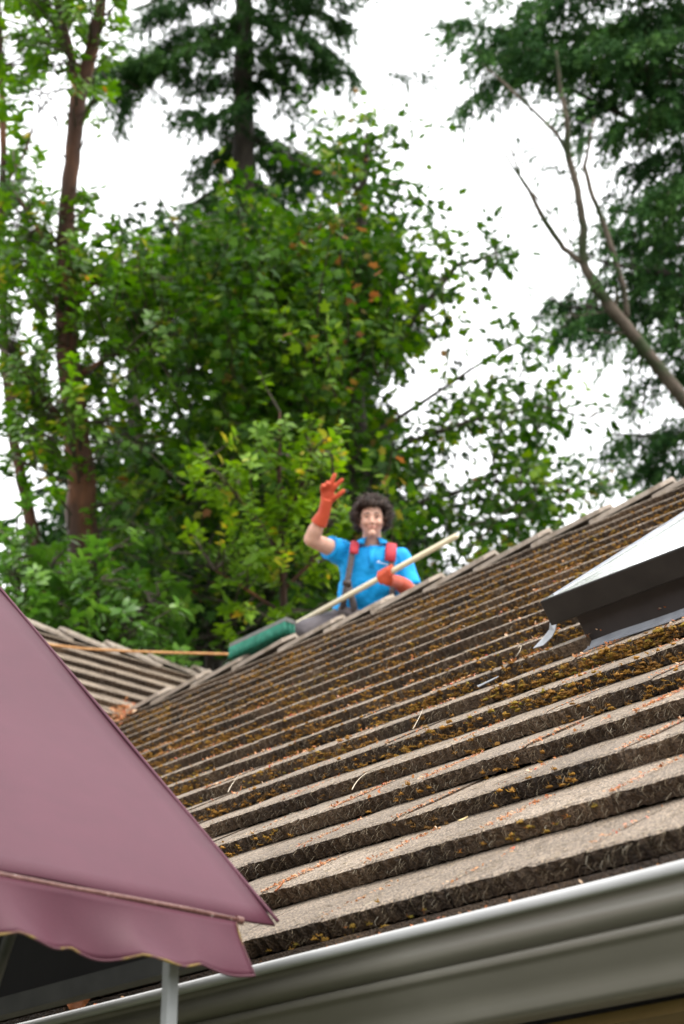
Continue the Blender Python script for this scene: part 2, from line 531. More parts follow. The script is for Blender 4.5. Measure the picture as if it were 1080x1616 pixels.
for n in range(25):
    off = (0.5 * TW if n % 2 else 0) + random.uniform(-0.015, 0.015)
    s = n * EXPO + random.uniform(-0.003, 0.003)
    for k in range(-12, 29):
        y = off + k * TW
        vy = YR - (XE - s * CP - XV) if s < RIDGE_S else 99      # valley Y at this course
        vy2 = 2 * YR - vy if s < RIDGE_S else -99
        if y - TW / 2 > vy + EXPO * 1.1 and y + TW / 2 < vy2 - EXPO * 1.1: continue
        cut = None
        if s < RIDGE_S + 0.1 and y < YR and y + TW / 2 > vy - 0.02: cut = (Vector((XV, YR, ZR)), Vector((-1, -1, 0)).normalized())
        if s < RIDGE_S and y > YR and y - TW / 2 < vy2: cut = (Vector((XV, YR, ZR)), Vector((-1, 1, 0)).normalized())
        if n == 24: cut = (Vector((XWR + 0.035, 0, 0)), Vector((1, 0, 0)))
        mt = Matrix.Translation(wing_pt(y, s, random.uniform(-0.0025, 0.0025))) @ MAT_WING @ Matrix.Rotation(random.gauss(0, 0.006), 4, 'Z') @ Matrix.Rotation(random.gauss(0, 0.006), 4, 'Y')
        jobs.append([1, mt, random.randrange(12), cut])

def canopy_hides(px, py):
    return px < 437 and py > 930 + (px / 437) * 525

for j in jobs:
    p = j[1].translation + j[1].to_3x3() @ Vector((0, 0.1, 0))
    px, py, z = to_px(p)
    mrg = 90
    seen = -mrg < px < 1080 + mrg and 700 < py < 1616 + 40 and z > 0.5
    if canopy_hides(px - 40, py + 40): seen = False
    if j[0] == 1 and p.y > YR + 0.2 and p.z < ZR - 0.1: seen = False
    j.append(1.0 / (z * z) if seen else 0.0)
order = sorted(range(len(jobs)), key=lambda i: -jobs[i][4])
solo = set(i for i in order[:296] if jobs[i][4] > 0)
roofs = [main_roof, wing_roof]
rest = [([], [], []), ([], [], [])]
for i, (rf, mt, k, cut, sz) in enumerate(jobs):
    me = TILES[k]
    if cut is not None:
        bm = bmesh.new(); bm.from_mesh(me)
        inv = mt.inverted()
        co_, no_ = inv @ cut[0], (inv.to_3x3() @ cut[1]).normalized()
        bmesh.ops.bisect_plane(bm, geom=bm.verts[:] + bm.edges[:] + bm.faces[:], plane_co=co_ + no_ * 0.03, plane_no=no_, clear_inner=True)
        if len(bm.faces) < 8: bm.free(); continue
        me = me.copy(); bm.to_mesh(me); bm.free()
    if i in solo:
        o = bpy.data.objects.new('roof_tile', me)
        C.objects.link(o)
        o.matrix_world = mt
        adopt(o, roofs[rf])
        o.matrix_basis = mt
    else:
        R = rest[rf]
        b0 = len(R[0])
        R[0].extend([mt @ v.co for v in me.vertices])
        R[1].extend([tuple(q + b0 for q in p.vertices) for p in me.polygons])
        R[2].extend([p.material_index for p in me.polygons])
for rf in (0, 1):
    mb = MB(); mb.v, mb.f, mb.m = [tuple(v) for v in rest[rf][0]], rest[rf][1], rest[rf][2]
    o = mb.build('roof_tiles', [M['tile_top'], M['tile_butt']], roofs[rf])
    o['kind'] = 'stuff'

st = MB()
for k in range(int((X_END - XE) / TW)):
    x0 = XE + 0.1 + k * TW
    st.box((x0 + TW / 2, 0.022 + random.uniform(-0.004, 0.004), EAVE - 0.072), (TW - 0.006, 0.03, 0.062))
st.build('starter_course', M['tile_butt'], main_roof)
# --- ridge caps: folded slabs lapped over each other
def cap_mesh(k, length, arm=0.125, th=0.024):
    r = random.Random(k)
    mb = MB()
    a = PHI * 0.93
    NL = 5
    prof = []
    for sgn, t in ((-1, 1.0), (-1, 0.5), (-1, 0.06), (1, 0.06), (1, 0.5), (1, 1.0)):
        prof.append((sgn * t * arm * math.cos(a), -t * arm * math.sin(a)))
    rings = []
    for i in range(NL + 1):
        x = length * i / NL
        j = [r.uniform(-0.0025, 0.0025) for _ in range(12)]
        top = [(x + (j[q] * 2 if i in (0, NL) else 0), p[0] + j[q], p[1] + th + j[q + 5] * 0.5) for q, p in enumerate(prof)]
        bot = [(x + (j[q] * 2 if i in (0, NL) else 0), p[0] * 0.97, p[1]) for q, p in enumerate(prof)][::-1]
        rings.append(top + bot)
    m_ = len(rings[0])
    vs = [v for rr in rings for v in rr]
    fs = [(i * m_ + q, i * m_ + (q + 1) % m_, (i + 1) * m_ + (q + 1) % m_, (i + 1) * m_ + q) for i in range(NL) for q in range(m_)]
    fs += [tuple(range(m_)), tuple(NL * m_ + q for q in range(m_))[::-1]]
    mb.add(vs, fs)
    me = mb.mesh('ridge_cap'); me.materials.append(M['cap'])
    bm = bmesh.new(); bm.from_mesh(me); bmesh.ops.recalc_face_normals(bm, faces=bm.faces); bm.to_mesh(me); bm.free()
    return me

CAPS = [cap_mesh(k, 0.47) for k in range(4)]
tilt = math.atan2(0.040, 0.41)
x = XV - 0.02
while x < X_END - 0.2:
    o = bpy.data.objects.new('ridge_cap', CAPS[random.randrange(4)])
    C.objects.link(o); adopt(o, main_roof)
    o.matrix_basis = Matrix.Translation((x, YR, ZR - 0.014 + random.uniform(-0.003, 0.003))) @ Matrix.Rotation(random.gauss(0, 0.012), 4, 'Z') @ Matrix.Rotation(-tilt + random.gauss(0, 0.006), 4, 'Y') @ Matrix.Rotation(random.gauss(0, 0.015), 4, 'X')
    x += 0.41 + random.uniform(-0.012, 0.012)
y = 9.3
while y > -3.6:
    o = bpy.data.objects.new('ridge_cap', CAPS[random.randrange(4)])
    C.objects.link(o); adopt(o, wing_roof)
    o.matrix_basis = Matrix.Translation((XWR, y, ZW - 0.018 + random.uniform(-0.003, 0.003))) @ Matrix.Rotation(-math.pi / 2 + random.gauss(0, 0.012), 4, 'Z') @ Matrix.Rotation(-tilt + random.gauss(0, 0.006), 4, 'Y') @ Matrix.Rotation(random.gauss(0, 0.015), 4, 'X')
    y -= 0.41 + random.uniform(-0.012, 0.012)

# --- gutter: rolled ogee profile run along the eave
prof = [(0.0, -0.085), (-0.098, -0.088), (-0.104, -0.0955), (-0.114, -0.0955), (-0.121, -0.097), (-0.125, -0.101), (-0.125, -0.109), (-0.1235, -0.112), (-0.118, -0.1140),
        (-0.111, -0.116), (-0.1065, -0.121), (-0.106, -0.127), (-0.1085, -0.134), (-0.1115, -0.142), (-0.112, -0.149), (-0.109, -0.1555), (-0.102, -0.161), (-0.093, -0.1655), (-0.087, -0.1685),
        (-0.092, -0.1695), (-0.0965, -0.171), (-0.0985, -0.175), (-0.0985, -0.182), (-0.0960, -0.1855), (-0.0905, -0.187),
        (-0.086, -0.196), (-0.080, -0.208), (-0.073, -0.220), (-0.0665, -0.231), (-0.062, -0.243), (-0.060, -0.255), (-0.0585, -0.268), (-0.056, -0.2755), (-0.048, -0.2785), (-0.003, -0.2795)]
prof = [(a, b_ if b_ > -0.187 else -0.187 + (b_ + 0.187) * 0.80) for a, b_ in prof[1:]]
xs = np.linspace(XE + 0.1, X_END, 26)
gm = MB()
gv, gf, gmats = [], [], []
for i, X in enumerate(xs):
    wv = 0.0016 * math.sin(X * 2.3) + 0.0010 * math.sin(X * 5.1 + 1)
    for (py_, pz_) in prof: gv.append((X, py_ + wv, EAVE + pz_ + wv * 0.8))
m_ = len(prof)
for i in range(len(xs) - 1):
    for q in range(m_ - 1):
        gf.append((i * m_ + q, i * m_ + q + 1, (i + 1) * m_ + q + 1, (i + 1) * m_ + q)); gmats.append(0)
gm.v, gm.f, gm.m = gv, gf, gmats
gut = gm.build('gutter', M['gutter'], house, smooth=True)
fix_normals(gut)
md = gut.modifiers.new('thick', 'SOLIDIFY'); md.thickness = 0.0012; md.offset = 1
lp = MB()
for i in range(len(xs) - 1):
    pass
lipprof = [(-0.0975, -0.0895), (-0.1035, -0.0945), (-0.1138, -0.0938), (-0.1222, -0.0955), (-0.1272, -0.1005), (-0.1272, -0.1092), (-0.1248, -0.1135), (-0.1178, -0.1158), (-0.114, -0.1120)]
ml = len(lipprof)
lv_ = []
for X in xs:
    wv = 0.0016 * math.sin(X * 2.3) + 0.0010 * math.sin(X * 5.1 + 1)
    lv_ += [(X, a + wv, EAVE + b_ + wv * 0.8) for a, b_ in lipprof]
lp.add(lv_, [(i * ml + q, i * ml + q + 1, (i + 1) * ml + q + 1, (i + 1) * ml + q) for i in range(len(xs) - 1) for q in range(ml - 1)])
lip = lp.build('rim', M['gutter_lip'], gut, smooth=True)
fix_normals(lip)

# --- skylight
sk = empty('skylight', roof_pt(0.9, 2.8)); adopt(sk, house)
sk.matrix_parent_inverse = Matrix.Identity(4)
def slope_box(name, x0, x1, s0, s1, h0, h1, mat, parent, bev=0.004):
    mb = MB()
    c = roof_pt((x0 + x1) / 2, (s0 + s1) / 2, (h0 + h1) / 2)
    mb.box(c, (x1 - x0, s1 - s0, h1 - h0), M=MAT_MAIN.to_3x3())
    o = mb.build(name, mat, parent)
    if bev:
        bv = o.modifiers.new('b', 'BEVEL'); bv.width = bev; bv.segments = 2
    return o
slope_box('curb', SKY_X0 + 0.065, SKY_X1 - 0.05, SKY_S0 + 0.045, SKY_S1 - 0.05, -0.06, 0.075, M['curb'], sk, 0.003)
fw = 0.012
slope_box('frame_bar', SKY_X0, SKY_X1, SKY_S0, SKY_S0 + fw, 0.068, 0.150, M['sky_frame'], sk)
slope_box('frame_bar', SKY_X0, SKY_X1, SKY_S1 - fw, SKY_S1, 0.068, 0.150, M['sky_frame'], sk)
slope_box('frame_bar', SKY_X0, SKY_X0 + fw, SKY_S0 + fw + 0.0005, SKY_S1 - fw - 0.0005, 0.068, 0.150, M['sky_frame'], sk)
slope_box('frame_bar', SKY_X1 - fw, SKY_X1, SKY_S0 + fw + 0.0005, SKY_S1 - fw - 0.0005, 0.068, 0.150, M['sky_frame'], sk)
# shallow acrylic dome with a rim
dm = MB(); N = 16; grid = []
for i in range(N + 1):
    row = []
    for j in range(N + 1):
        u, v = i / N, j / N
        X = SKY_X0 + fw + 0.002 + u * (SKY_X1 - SKY_X0 - 2 * fw - 0.004); s_ = SKY_S0 + fw + 0.002 + v * (SKY_S1 - SKY_S0 - 2 * fw - 0.004)
        ed = min(u, 1 - u, v, 1 - v)
        hh = 0.149 + 0.010 * min(1, max(0, ed - 0.03) / 0.10)
        row.append(roof_pt(X, s_, hh))
    grid.append(row)
dm.sheet(grid)
o = dm.build('dome', M['acrylic'], sk, smooth=True); fix_normals(o)
seam = MB()
for sg in (0.035,):
    seam.tube([roof_pt(SKY_X0 + sg, SKY_S0 + 0.03, 0.151), roof_pt(SKY_X0 + sg, SKY_S1 - 0.03, 0.151)], 0.0022, 6)
seam.build('rim_groove', M['lead'], sk)
# folded metal flashing at the lower left corner and an apron below the curb
def slope_px(px, py, h_):
    r_ = ray(px, py); nrm = Vector((0, -SP, CP)); return CAM + r_ * ((roof_pt(0, 0, h_) - CAM).dot(nrm) / r_.dot(nrm))
fl = MB()
fl.sheet([[slope_px(869, 983, 0.050), slope_px(879, 984, 0.052)], [slope_px(868, 994, 0.030), slope_px(877, 996, 0.034)], [slope_px(858, 1007, 0.012), slope_px(872, 1006, 0.018)], [slope_px(842, 1024, 0.000), slope_px(858, 1019, 0.004)]])
o = fl.build('flashing', M['lead'], sk); o.modifiers.new('t', 'SOLIDIFY').thickness = 0.0025
fl = MB()
fl.sheet([[roof_pt(SKY_X0 + 0.07 + q * 0.11, SKY_S0 + b_, h_ + 0.002 * math.sin(q * 1.7)) for q in range(11)] for b_, h_ in ((0.043, -0.022), (0.022, -0.035), (-0.004, -0.036))])
o = fl.build('flashing', M['lead'], sk); o.modifiers.new('t', 'SOLIDIFY').thickness = 0.002
fl = MB()
fl.sheet([[roof_pt(SKY_X0 - 0.22 + a, SKY_S0 - 0.20 + b_, h_) for a, b_, h_ in row] for row in ([(0, 0.03, 0.002), (0.03, 0.0, 0.002)], [(0.09, 0.035, 0.007), (0.10, 0.01, 0.008)])])
o = fl.build('flashing', M['lead'], sk); o.modifiers.new('t', 'SOLIDIFY').thickness = 0.002

# ------------------------------------------------------------------ entrance canopy
AL = rad(42.98)
TIP = Vector((1.502, -0.378, EAVE - 0.1185))
CL, CY = 2.05, 2.3                                  # slope length, run along Y
e1 = Vector((-math.cos(AL), 0, math.sin(AL)))
nC = Vector((math.sin(AL), 0, math.cos(AL)))
canopy = empty('entrance_canopy', (TIP.x - CL * math.cos(AL), TIP.y - CY / 2, 0))
tag(canopy, 'mauve vinyl entrance canopy with scalloped valance, filling the lower left', 'canopy')
def cloth(name, mirror=False):
    mb = MB(); NU, NV = 44, 44; grid = []
    for i in range(NU + 1):
        t = i / NU; row = []
        for j in range(NV + 1):
            v = j / NV
            p = TIP + e1 * (t * CL) + Vector((0, -v * CY, 0))
            sag = -0.020 * math.sin(math.pi * min(1, t)) * math.sin(math.pi * min(1, v * 1.02))
            tuck = -0.010 * math.exp(-t * CL / 0.05) * (0.5 + 0.5 * math.sin(v * 23))
            wr = 0.0022 * math.sin(v * 17 + t * 6) * math.exp(-t * 3) + 0.0016 * math.sin(t * 15 - v * 9)
            p = p + nC * (sag + wr + tuck)
            if mirror: p = Vector((2 * (TIP.x - CL * math.cos(AL)) - p.x, p.y, p.z))
            row.append(p)
        grid.append(row)
    mb.sheet(grid)
    o = mb.build(name, M['cloth'], canopy, smooth=True)
    fix_normals(o)
    s_ = o.modifiers.new('t', 'SOLIDIFY'); s_.thickness = 0.004; s_.offset = -1
    return o
slope_cloth = cloth('roof_panel'); cloth('roof_panel', True)
# rolled hem along the visible far edge
hm = MB()
pts = [TIP + e1 * (t * CL / 30) + nC * (0.002 - 0.020 * math.sin(math.pi * t / 30) * 0) + Vector((0, 0.001, 0)) for t in range(31)]
hm.tube(pts, 0.0032, 8); hm.build('edge_hem', M['cloth'], slope_cloth, smooth=True)
# rod along the lower edge
R0 = at(380, 1453, 3.235)
rod = MB(); y_ = Vector((0, -1, 0))
rp = [R0 + y_ * (CY - 0.1) * i / 20 + Vector((0, 0, 0.0015 * math.sin(i * 1.3))) for i in range(21)]
rod.tube(rp, 0.0045, 10); rod_o = rod.build('rod', M['rod'], canopy, smooth=True)
rc = MB(); rc.tube([R0 + Vector((0, 0.003, 0)), R0 + Vector((0, -0.010, 0))], 0.0068, 10); rc.build('end_cap', M['rod'], rod_o)
# valance: hangs from the rod with scallops, gently billowing
VH, PIT = 0.085, 0.112
def val_pt(yy, t):
    """yy: distance from the far end; t 0 top .. 1 bottom"""
    ph = (yy / PIT) % 1.0
    drop = VH + 0.011 * abs(math.sin(math.pi * (yy / PIT + 0.10))) + 0.006 * math.sin(yy * 5)
    out = 0.024 * math.sin(yy * 13 + 0.6) * t + 0.014 * math.sin(yy * 31 + 2 * t) * t * t + 0.048 * t ** 1.3 * (1 - 0.85 * math.exp(-yy / 0.10)) + 0.004 * math.sin(yy * 55 + 4) * t ** 3
    flare = 0.016 * t * math.exp(-yy / 0.03)
    return R0 + Vector((out + 0.003, -yy - 0.012 + flare, -0.004 - drop * t))
va = MB()
va.sheet([[val_pt(j * (CY - 0.15) / 240, i / 10) for j in range(241)] for i in range(11)])
va_o = va.build('valance', M['cloth'], canopy, smooth=True); fix_normals(va_o)
s_ = va_o.modifiers.new('t', 'SOLIDIFY'); s_.thickness = 0.0015
hb = MB(); hb.tube([val_pt(j * (CY - 0.15) / 240, 1.0) for j in range(241)], 0.0023, 6); hb.build('binding', M['hem'], va_o, smooth=True)
hb = MB(); hb.tube([val_pt(0.0, i / 10) for i in range(11)], 0.0018, 6); hb.build('binding', M['hem'], va_o, smooth=True)
# gable end panel and bottom bar; panel painted black for the shade inside
M['panel_shade'] = noisy('shade_black_panel', [(0.35, (0.004, 0.003, 0.003)), (0.65, (0.006, 0.005, 0.005))], 8, 0.8)
def at_y(px, py, Y):
    r_ = ray(px, py); return CAM + r_ * ((Y - CAM.y) / r_.y)
YP = TIP.y - 0.045
zb = at_y(130, 1550, YP).z
xm = TIP.x - CL * math.cos(AL)
ep = MB()
zt = lambda X: TIP.z + (TIP.x - max(X, 2 * xm - X)) * math.tan(AL) - 0.03
gx = [2 * xm - TIP.x + 0.12 + (2 * (TIP.x - xm) - 0.24) * i / 24 for i in range(25)]
ep.sheet([[Vector((X, YP + 0.004 * math.sin(X * 9), zb)) for X in gx], [Vector((X, YP, max(zb + 0.02, zt(X)))) for X in gx]])
o = ep.build('end_panel', M['panel_shade'], canopy); o.modifiers.new('t', 'SOLIDIFY').thickness = 0.003
mb = MB(); mb.box((xm, YP - 0.004, zb - 0.012), (2 * (TIP.x - xm) - 0.22, 0.03, 0.034)); mb.build('bottom_bar', M['dark_frame'], canopy)
# frame: posts, cross bars, rafters, ridge bar
P0 = at(291, 1434, 3.16); P0.x -= 0.03
def sq_bar(a, b_, wdt, name, mat):
    mb = MB(); mb.tube([a, b_], wdt * 0.7071, 4, ref=None)
    o = mb.build(name, mat, canopy); return o
def box_post(p, name='post'):
    mb = MB(); hgt = p.z - 0.02
    mb.box((p.x, p.y, hgt / 2), (0.020, 0.020, hgt)); o = mb.build(name, M['post'], canopy)
    bv = o.modifiers.new('b', 'BEVEL'); bv.width = 0.003; bv.segments = 2
box_post(P0)
Q0 = Vector((2 * (TIP.x - CL * math.cos(AL)) - P0.x, P0.y, P0.z))
box_post(Q0); box_post(P0 + Vector((0, -1.75, 0))); box_post(Q0 + Vector((0, -1.75, 0)))
top = TIP.x - CL * math.cos(AL)
for yy in (P0.y, P0.y - 1.75):
    for a in (P0, Q0):
        b_ = Vector((top, yy, TIP.z + CL * math.sin(AL) - 0.06))
        mb = MB(); mb.tube([Vector((a.x, yy, a.z - 0.01)), b_], 0.014, 8); mb.build('rafter', M['dark_frame'], canopy, smooth=True)
    if yy != P0.y: mb = MB(); mb.tube([Vector((P0.x - 0.016, yy, P0.z - 0.115)), Vector((Q0.x + 0.016, yy, P0.z - 0.115))], 0.017, 8); mb.build('cross_bar', M['dark_frame'], canopy, smooth=True)
mb = MB(); mb.tube([Vector((top, TIP.y - 0.05, TIP.z + CL * math.sin(AL) - 0.05)), Vector((top, TIP.y - CY + 0.05, TIP.z + CL * math.sin(AL) - 0.05))], 0.016, 8)
mb.build('ridge_bar', M['dark_frame'], canopy, smooth=True)
mb = MB(); mb.tube([Vector((P0.x - 0.05, P0.y - 0.25, P0.z - 0.015)), Vector((P0.x - 0.5, P0.y - 0.03, P0.z - 0.115))], 0.010, 8); mb.build('brace', M['dark_frame'], canopy, smooth=True)

# ------------------------------------------------------------------ trees
def unit(a):
    return a / np.maximum(np.linalg.norm(a, axis=-1, keepdims=True), 1e-9)

# leaf outlines: (x across, y along), z fold
def star_leaf():
    tips = [(-0.30, 0.12), (-0.52, 0.46), (-0.27, 0.62), (0.0, 1.0), (0.27, 0.62), (0.52, 0.46), (0.30, 0.12)]
    base = [(0.0, 0.0)]
    ring = [(0, 0), (-0.22, -0.02), (-0.44, 0.18), (-0.26, 0.30), (-0.55, 0.62), (-0.20, 0.58), (0, 1.0), (0.20, 0.58), (0.55, 0.62), (0.26, 0.30), (0.44, 0.18), (0.22, -0.02)]
    v = [(0, 0.35, 0.0)] + [(x, y, -0.16 * abs(x) - 0.10 * max(0, y - 0.5)) for x, y in ring]
    f = [(0, 1 + i, 1 + (i + 1) % len(ring)) for i in range(len(ring))]
    return np.array(v, float), np.array(f)

def oval_leaf():
    ring = [(0, 0), (-0.17, 0.25), (-0.20, 0.6), (0, 1.0), (0.20, 0.6), (0.17, 0.25)]
    v = [(x, y, 0.25 * abs(x) - 0.18 * y * y) for x, y in ring]
    f = [(0, 1, 5), (1, 2, 5), (2, 4, 5), (2, 3, 4)]
    f = [(0, 5, 1), (1, 5, 4), (1, 4, 2), (2, 4, 3)]
    return np.array(v, float), np.array(f)

def needle_blade():
    v = [(0, 0, 0), (-0.5, 0.35, 0.05), (0, 1.0, 0), (0.5, 0.35, 0.05)]
    return np.array(v, float), np.array([(0, 3, 1), (1, 3, 2)])

def scatter(name, P, T, Nn, L, W, shape, mat, parent, lv):
    """one blade per row: base P, direction T, normal Nn, length L, width W"""
    v, f = shape
    T = unit(T); B = unit(np.cross(T, Nn)); Nn = np.cross(B, T)
    V = (P[:, None] + B[:, None] * (v[None, :, 0, None] * W[:, None, None]) + T[:, None] * (v[None, :, 1, None] * L[:, None, None])
         + Nn[:, None] * (v[None, :, 2, None] * L[:, None, None]))
    k = len(v)
    F = f[None] + (np.arange(len(P)) * k)[:, None, None]
    o = np_mesh(name, V.reshape(-1, 3), F.reshape(-1, 3), mat, parent, np.repeat(lv, len(f)))
    o['kind'] = 'stuff'
    return o

cv, rv, uv, fv = (np.array(q) for q in (CAM, RIGHT, UP, FWD))
def at_np(px, py, d):
    return cv + (rv * ((px - 540) / FPX)[:, None] + uv * ((808 - py) / FPX)[:, None] + fv) * d[:, None]

def cells(rows, r0, c0=0):
    """rows of digits -> list of (px, py, density), 60 px cells"""
    out = []
    for i, row in enumerate(rows):
        for j, ch in enumerate(row):
            if ch not in '0 ': out.append(((c0 + j) * 60, (r0 + i) * 60, int(ch)))
    return out

def limb(mb, pts, seg=8, wob=0.13):
    """pts: [(px, py, depth, radius m)] -> wobbly tapered tube"""
    P = [at(a, b_, d) for a, b_, d, r in pts]; R = [q[3] for q in pts]
    PP, RR = [], []
    for i in range(len(P) - 1):
        for k in range(4):
            t = k / 4
            PP.append(P[i].lerp(P[i + 1], t) + Vector((random.uniform(-1, 1), random.uniform(-1, 1), random.uniform(-1, 1))) * wob * R[i]); RR.append(R[i] + (R[i + 1] - R[i]) * t)
    PP.append(P[-1]); RR.append(R[-1])
    mb.tube(PP, RR, seg)

SKY_GAPS = [(318, 600, 26), (226, 640, 32), (150, 545, 28), (168, 650, 24), (512, 452, 20), (628, 600, 34), (690, 575, 34), (655, 655, 28), (610, 640, 16), (478, 312, 34), (700, 740, 22), (655, 765, 24), (560, 765, 12), (730, 700, 20), (250, 870, 14), (210, 720, 18), (590, 330, 12), (640, 440, 16), (770, 470, 40), (300, 820, 10), (420, 560, 10)]
def crown(tree, mb, cl, D, spread, per, leaf, size, mat, style, limbs, twig_r=0.008, lv_bias=None, per_spray=11, gap=0.0, boughs=(), bough_step=9.0):
    """leaf sprays spread through the cells; twigs join each spray to the nearest limb point"""
    cent, dens = [], []
    for x, y, q in cl:
        n = int(q * (q / 9) ** 0.5 * per / per_spray * rng.uniform(0.8, 1.2) + rng.uniform(0, 1))
        if n == 0: continue
        cent.append(np.column_stack([x + rng.uniform(-8, 68, n), y + rng.uniform(-8, 68, n), D + rng.normal(0, 1, n) * spread]))
    cent = np.concatenate(cent)
    if style != 'whorl' and 19 < D < 32 and tree.name.split('.')[0] in ('maple_tree', 'fir_tree'):
        keep = np.ones(len(cent), bool)
        for hx, hy, hr in SKY_GAPS:
            keep &= (np.hypot(cent[:, 0] - hx, (cent[:, 1] - hy) * 1.1) > hr * 1.35) | (rng.uniform(0, 1, len(cent)) < 0.06)
        cent = cent[keep]
    bdir = []
    for bo in boughs:                                   # sprays strung along each drooping bough
        dz = rng.normal(0, spread)
        for (ax_, ay_), (bx_, by_) in zip(bo[:-1], bo[1:]):
            Ls = math.hypot(bx_ - ax_, by_ - ay_); m_ = max(1, int(Ls / bough_step))
            tt = (np.arange(m_) + rng.uniform(0, 1, m_)) / m_
            cent = np.vstack([cent, np.column_stack([ax_ + (bx_ - ax_) * tt + rng.normal(0, 5, m_), ay_ + (by_ - ay_) * tt + rng.uniform(-3, 13, m_), D + dz + rng.normal(0, 0.25, m_)])])
            v_ = RIGHT * (bx_ - ax_) - UP * (by_ - ay_)
            bdir += [tuple(v_.normalized())] * m_
    W = at_np(cent[:, 0], cent[:, 1], cent[:, 2])
    LP = np.array([tuple(at(a, b_, d)) for a, b_, d in limbs])
    dist = np.linalg.norm(W[:, None] - LP[None], axis=2) + 0.8 * np.maximum(0, LP[None, :, 2] - W[:, None, 2])
    near = LP[np.argmin(dist, axis=1)]
    out = unit(W - near + np.array([0, 0, 1e-3]))
    if bdir: out[-len(bdir):] = unit(np.array(bdir) + rng.normal(0, 0.35, (len(bdir), 3)))
    # twigs
    for i in range(len(W)):
        d = near[i] - W[i]; L = np.linalg.norm(d)
        if L > 0.05:
            e = W[i] + d / L * min(L, rng.uniform(0.5, 1.0))
            mid = (W[i] + e) / 2 + rng.normal(0, 0.04, 3)
            tip = W[i] + out[i] * (0.42 if style == 'maple' else 0.05)
            mb.tube([tuple(e), tuple(mid), tuple(W[i]), tuple(tip)], [twig_r * 1.5, twig_r, twig_r * 0.7, twig_r * 0.35], 3, cap=False)
    k = per_spray
    Wc = np.repeat(W, k, axis=0); Oc = np.repeat(out, k, axis=0); N_ = len(Wc)
    cl_lv = np.repeat(rng.uniform(0, 1, len(W)), k)
    rnd = rng.normal(0, 1, (N_, 3))
    if style == 'maple':
        t = rng.uniform(-0.35, 0.25, N_)
        P = Wc + Oc * (t * 1.9)[:, None] + rnd * np.array([0.10, 0.10, 0.05])
        T = unit(Oc * 0.6 + rnd * 0.8 + np.array([0, 0, -0.55]))
        Nn = unit(rng.normal(0, 0.45, (N_, 3)) + np.array([0, 0, 1.0]) - fv * 0.25)
        L = size * rng.uniform(0.6, 1.2, N_); Wd = L * rng.uniform(0.85, 1.1, N_)
    elif style == 'whorl':
        ang = np.tile(np.arange(k) * 2.399, len(W)) + rng.uniform(0, 0.6, N_)
        lift = rng.uniform(-0.15, 0.75, N_)
        ax = unit(np.repeat(unit(out * 0.5 + np.array([0, 0, 1.0]) + rng.normal(0, 0.35, out.shape)), k, axis=0))
        b1 = unit(np.cross(ax, np.array([1.0, 0.3, 0.1]))); b2 = np.cross(ax, b1)
        T = unit(b1 * np.cos(ang)[:, None] + b2 * np.sin(ang)[:, None] + ax * lift[:, None])
        P = Wc - ax * (np.tile(np.arange(k), len(W)) * 0.012 * rng.uniform(0.5, 1.5, N_))[:, None]
        Nn = unit(ax - T * np.sum(ax * T, axis=1, keepdims=True) + rng.normal(0, 0.2, (N_, 3)))
        L = size * rng.uniform(0.6, 1.2, N_); Wd = L * rng.uniform(0.9, 1.25, N_)
    else:   # conifer: drooping feathery branchlets
        tw = np.repeat(rng.uniform(-0.34, 0.34, (len(W), 6)), k // 6, axis=1).ravel()        # six side twigs on a branchlet
        td = np.repeat(rng.normal(0, 1, (len(W), 6)), k // 6, axis=1).ravel()
        u_ = np.tile(np.linspace(0, 1, k // 6), len(W) * 6)
        side = unit(np.cross(Oc, np.array([0, 0, 1.0])))
        droop = 0.10 + 0.35 * np.abs(td)
        tdir = unit(side * td[:, None] * 0.7 + Oc * 0.45 + np.array([0, 0, -1.0]) * droop[:, None])
        P = Wc + Oc * tw[:, None] + np.array([0, 0, -0.35]) * (np.maximum(0, tw) ** 2)[:, None] + tdir * (u_ * 0.30)[:, None] + np.array([0, 0, -0.16]) * (u_ ** 2)[:, None] + rnd * 0.012
        T = unit(tdir * 0.8 + np.array([0, 0, -0.35]) + rnd * 0.42)
        Nn = unit(rng.normal(0, 1, (N_, 3)) - fv * 0.3)
        L = size * rng.uniform(0.5, 1.3, N_); Wd = L * rng.uniform(0.22, 0.42, N_)
    lv = np.clip(0.62 * cl_lv + 0.38 * rng.uniform(0, 1, N_), 0, 1)
    return scatter('crown', P, T, Nn, L, Wd, leaf, mat, tree, lv)

STAR, OVAL, BLADE = star_leaf(), oval_leaf(), needle_blade()
M['bark_red'] = noisy('peeling_red_bark', [(0.35, (0.036, 0.018, 0.011)), (0.50, (0.075, 0.032, 0.018)), (0.66, (0.19, 0.075, 0.034)), (0.78, (0.13, 0.10, 0.075))], 3.5, 0.75, 0.5, 14, stretch=(1, 1, 0.35), dist=0.03)
M['bark_dark'] = noisy('dark_furrowed_bark', [(0.35, (0.028, 0.022, 0.018)), (0.65, (0.065, 0.052, 0.042))], 6, 0.9, 0.6, 20, stretch=(1, 1, 0.25), dist=0.03)
M['bark_grey'] = noisy('mossy_grey_bark', [(0.42, (0.030, 0.042, 0.014)), (0.52, (0.075, 0.058, 0.042)), (0.68, (0.15, 0.118, 0.09))], 2.6, 0.85, 0.5, 18, dist=0.02)
M['twig'] = noisy('twig_bark', [(0.3, (0.05, 0.04, 0.03)), (0.7, (0.09, 0.07, 0.05))], 10, 0.9)
M['maple_leaf'] = leaf_mat('maple_leaf', [(0.0, (0.009, 0.030, 0.004)), (0.35, (0.021, 0.062, 0.005)), (0.68, (0.058, 0.130, 0.008)), (0.88, (0.140, 0.225, 0.014)), (0.95, (0.17, 0.080, 0.03)), (1.0, (0.24, 0.09, 0.035))], 0.36)
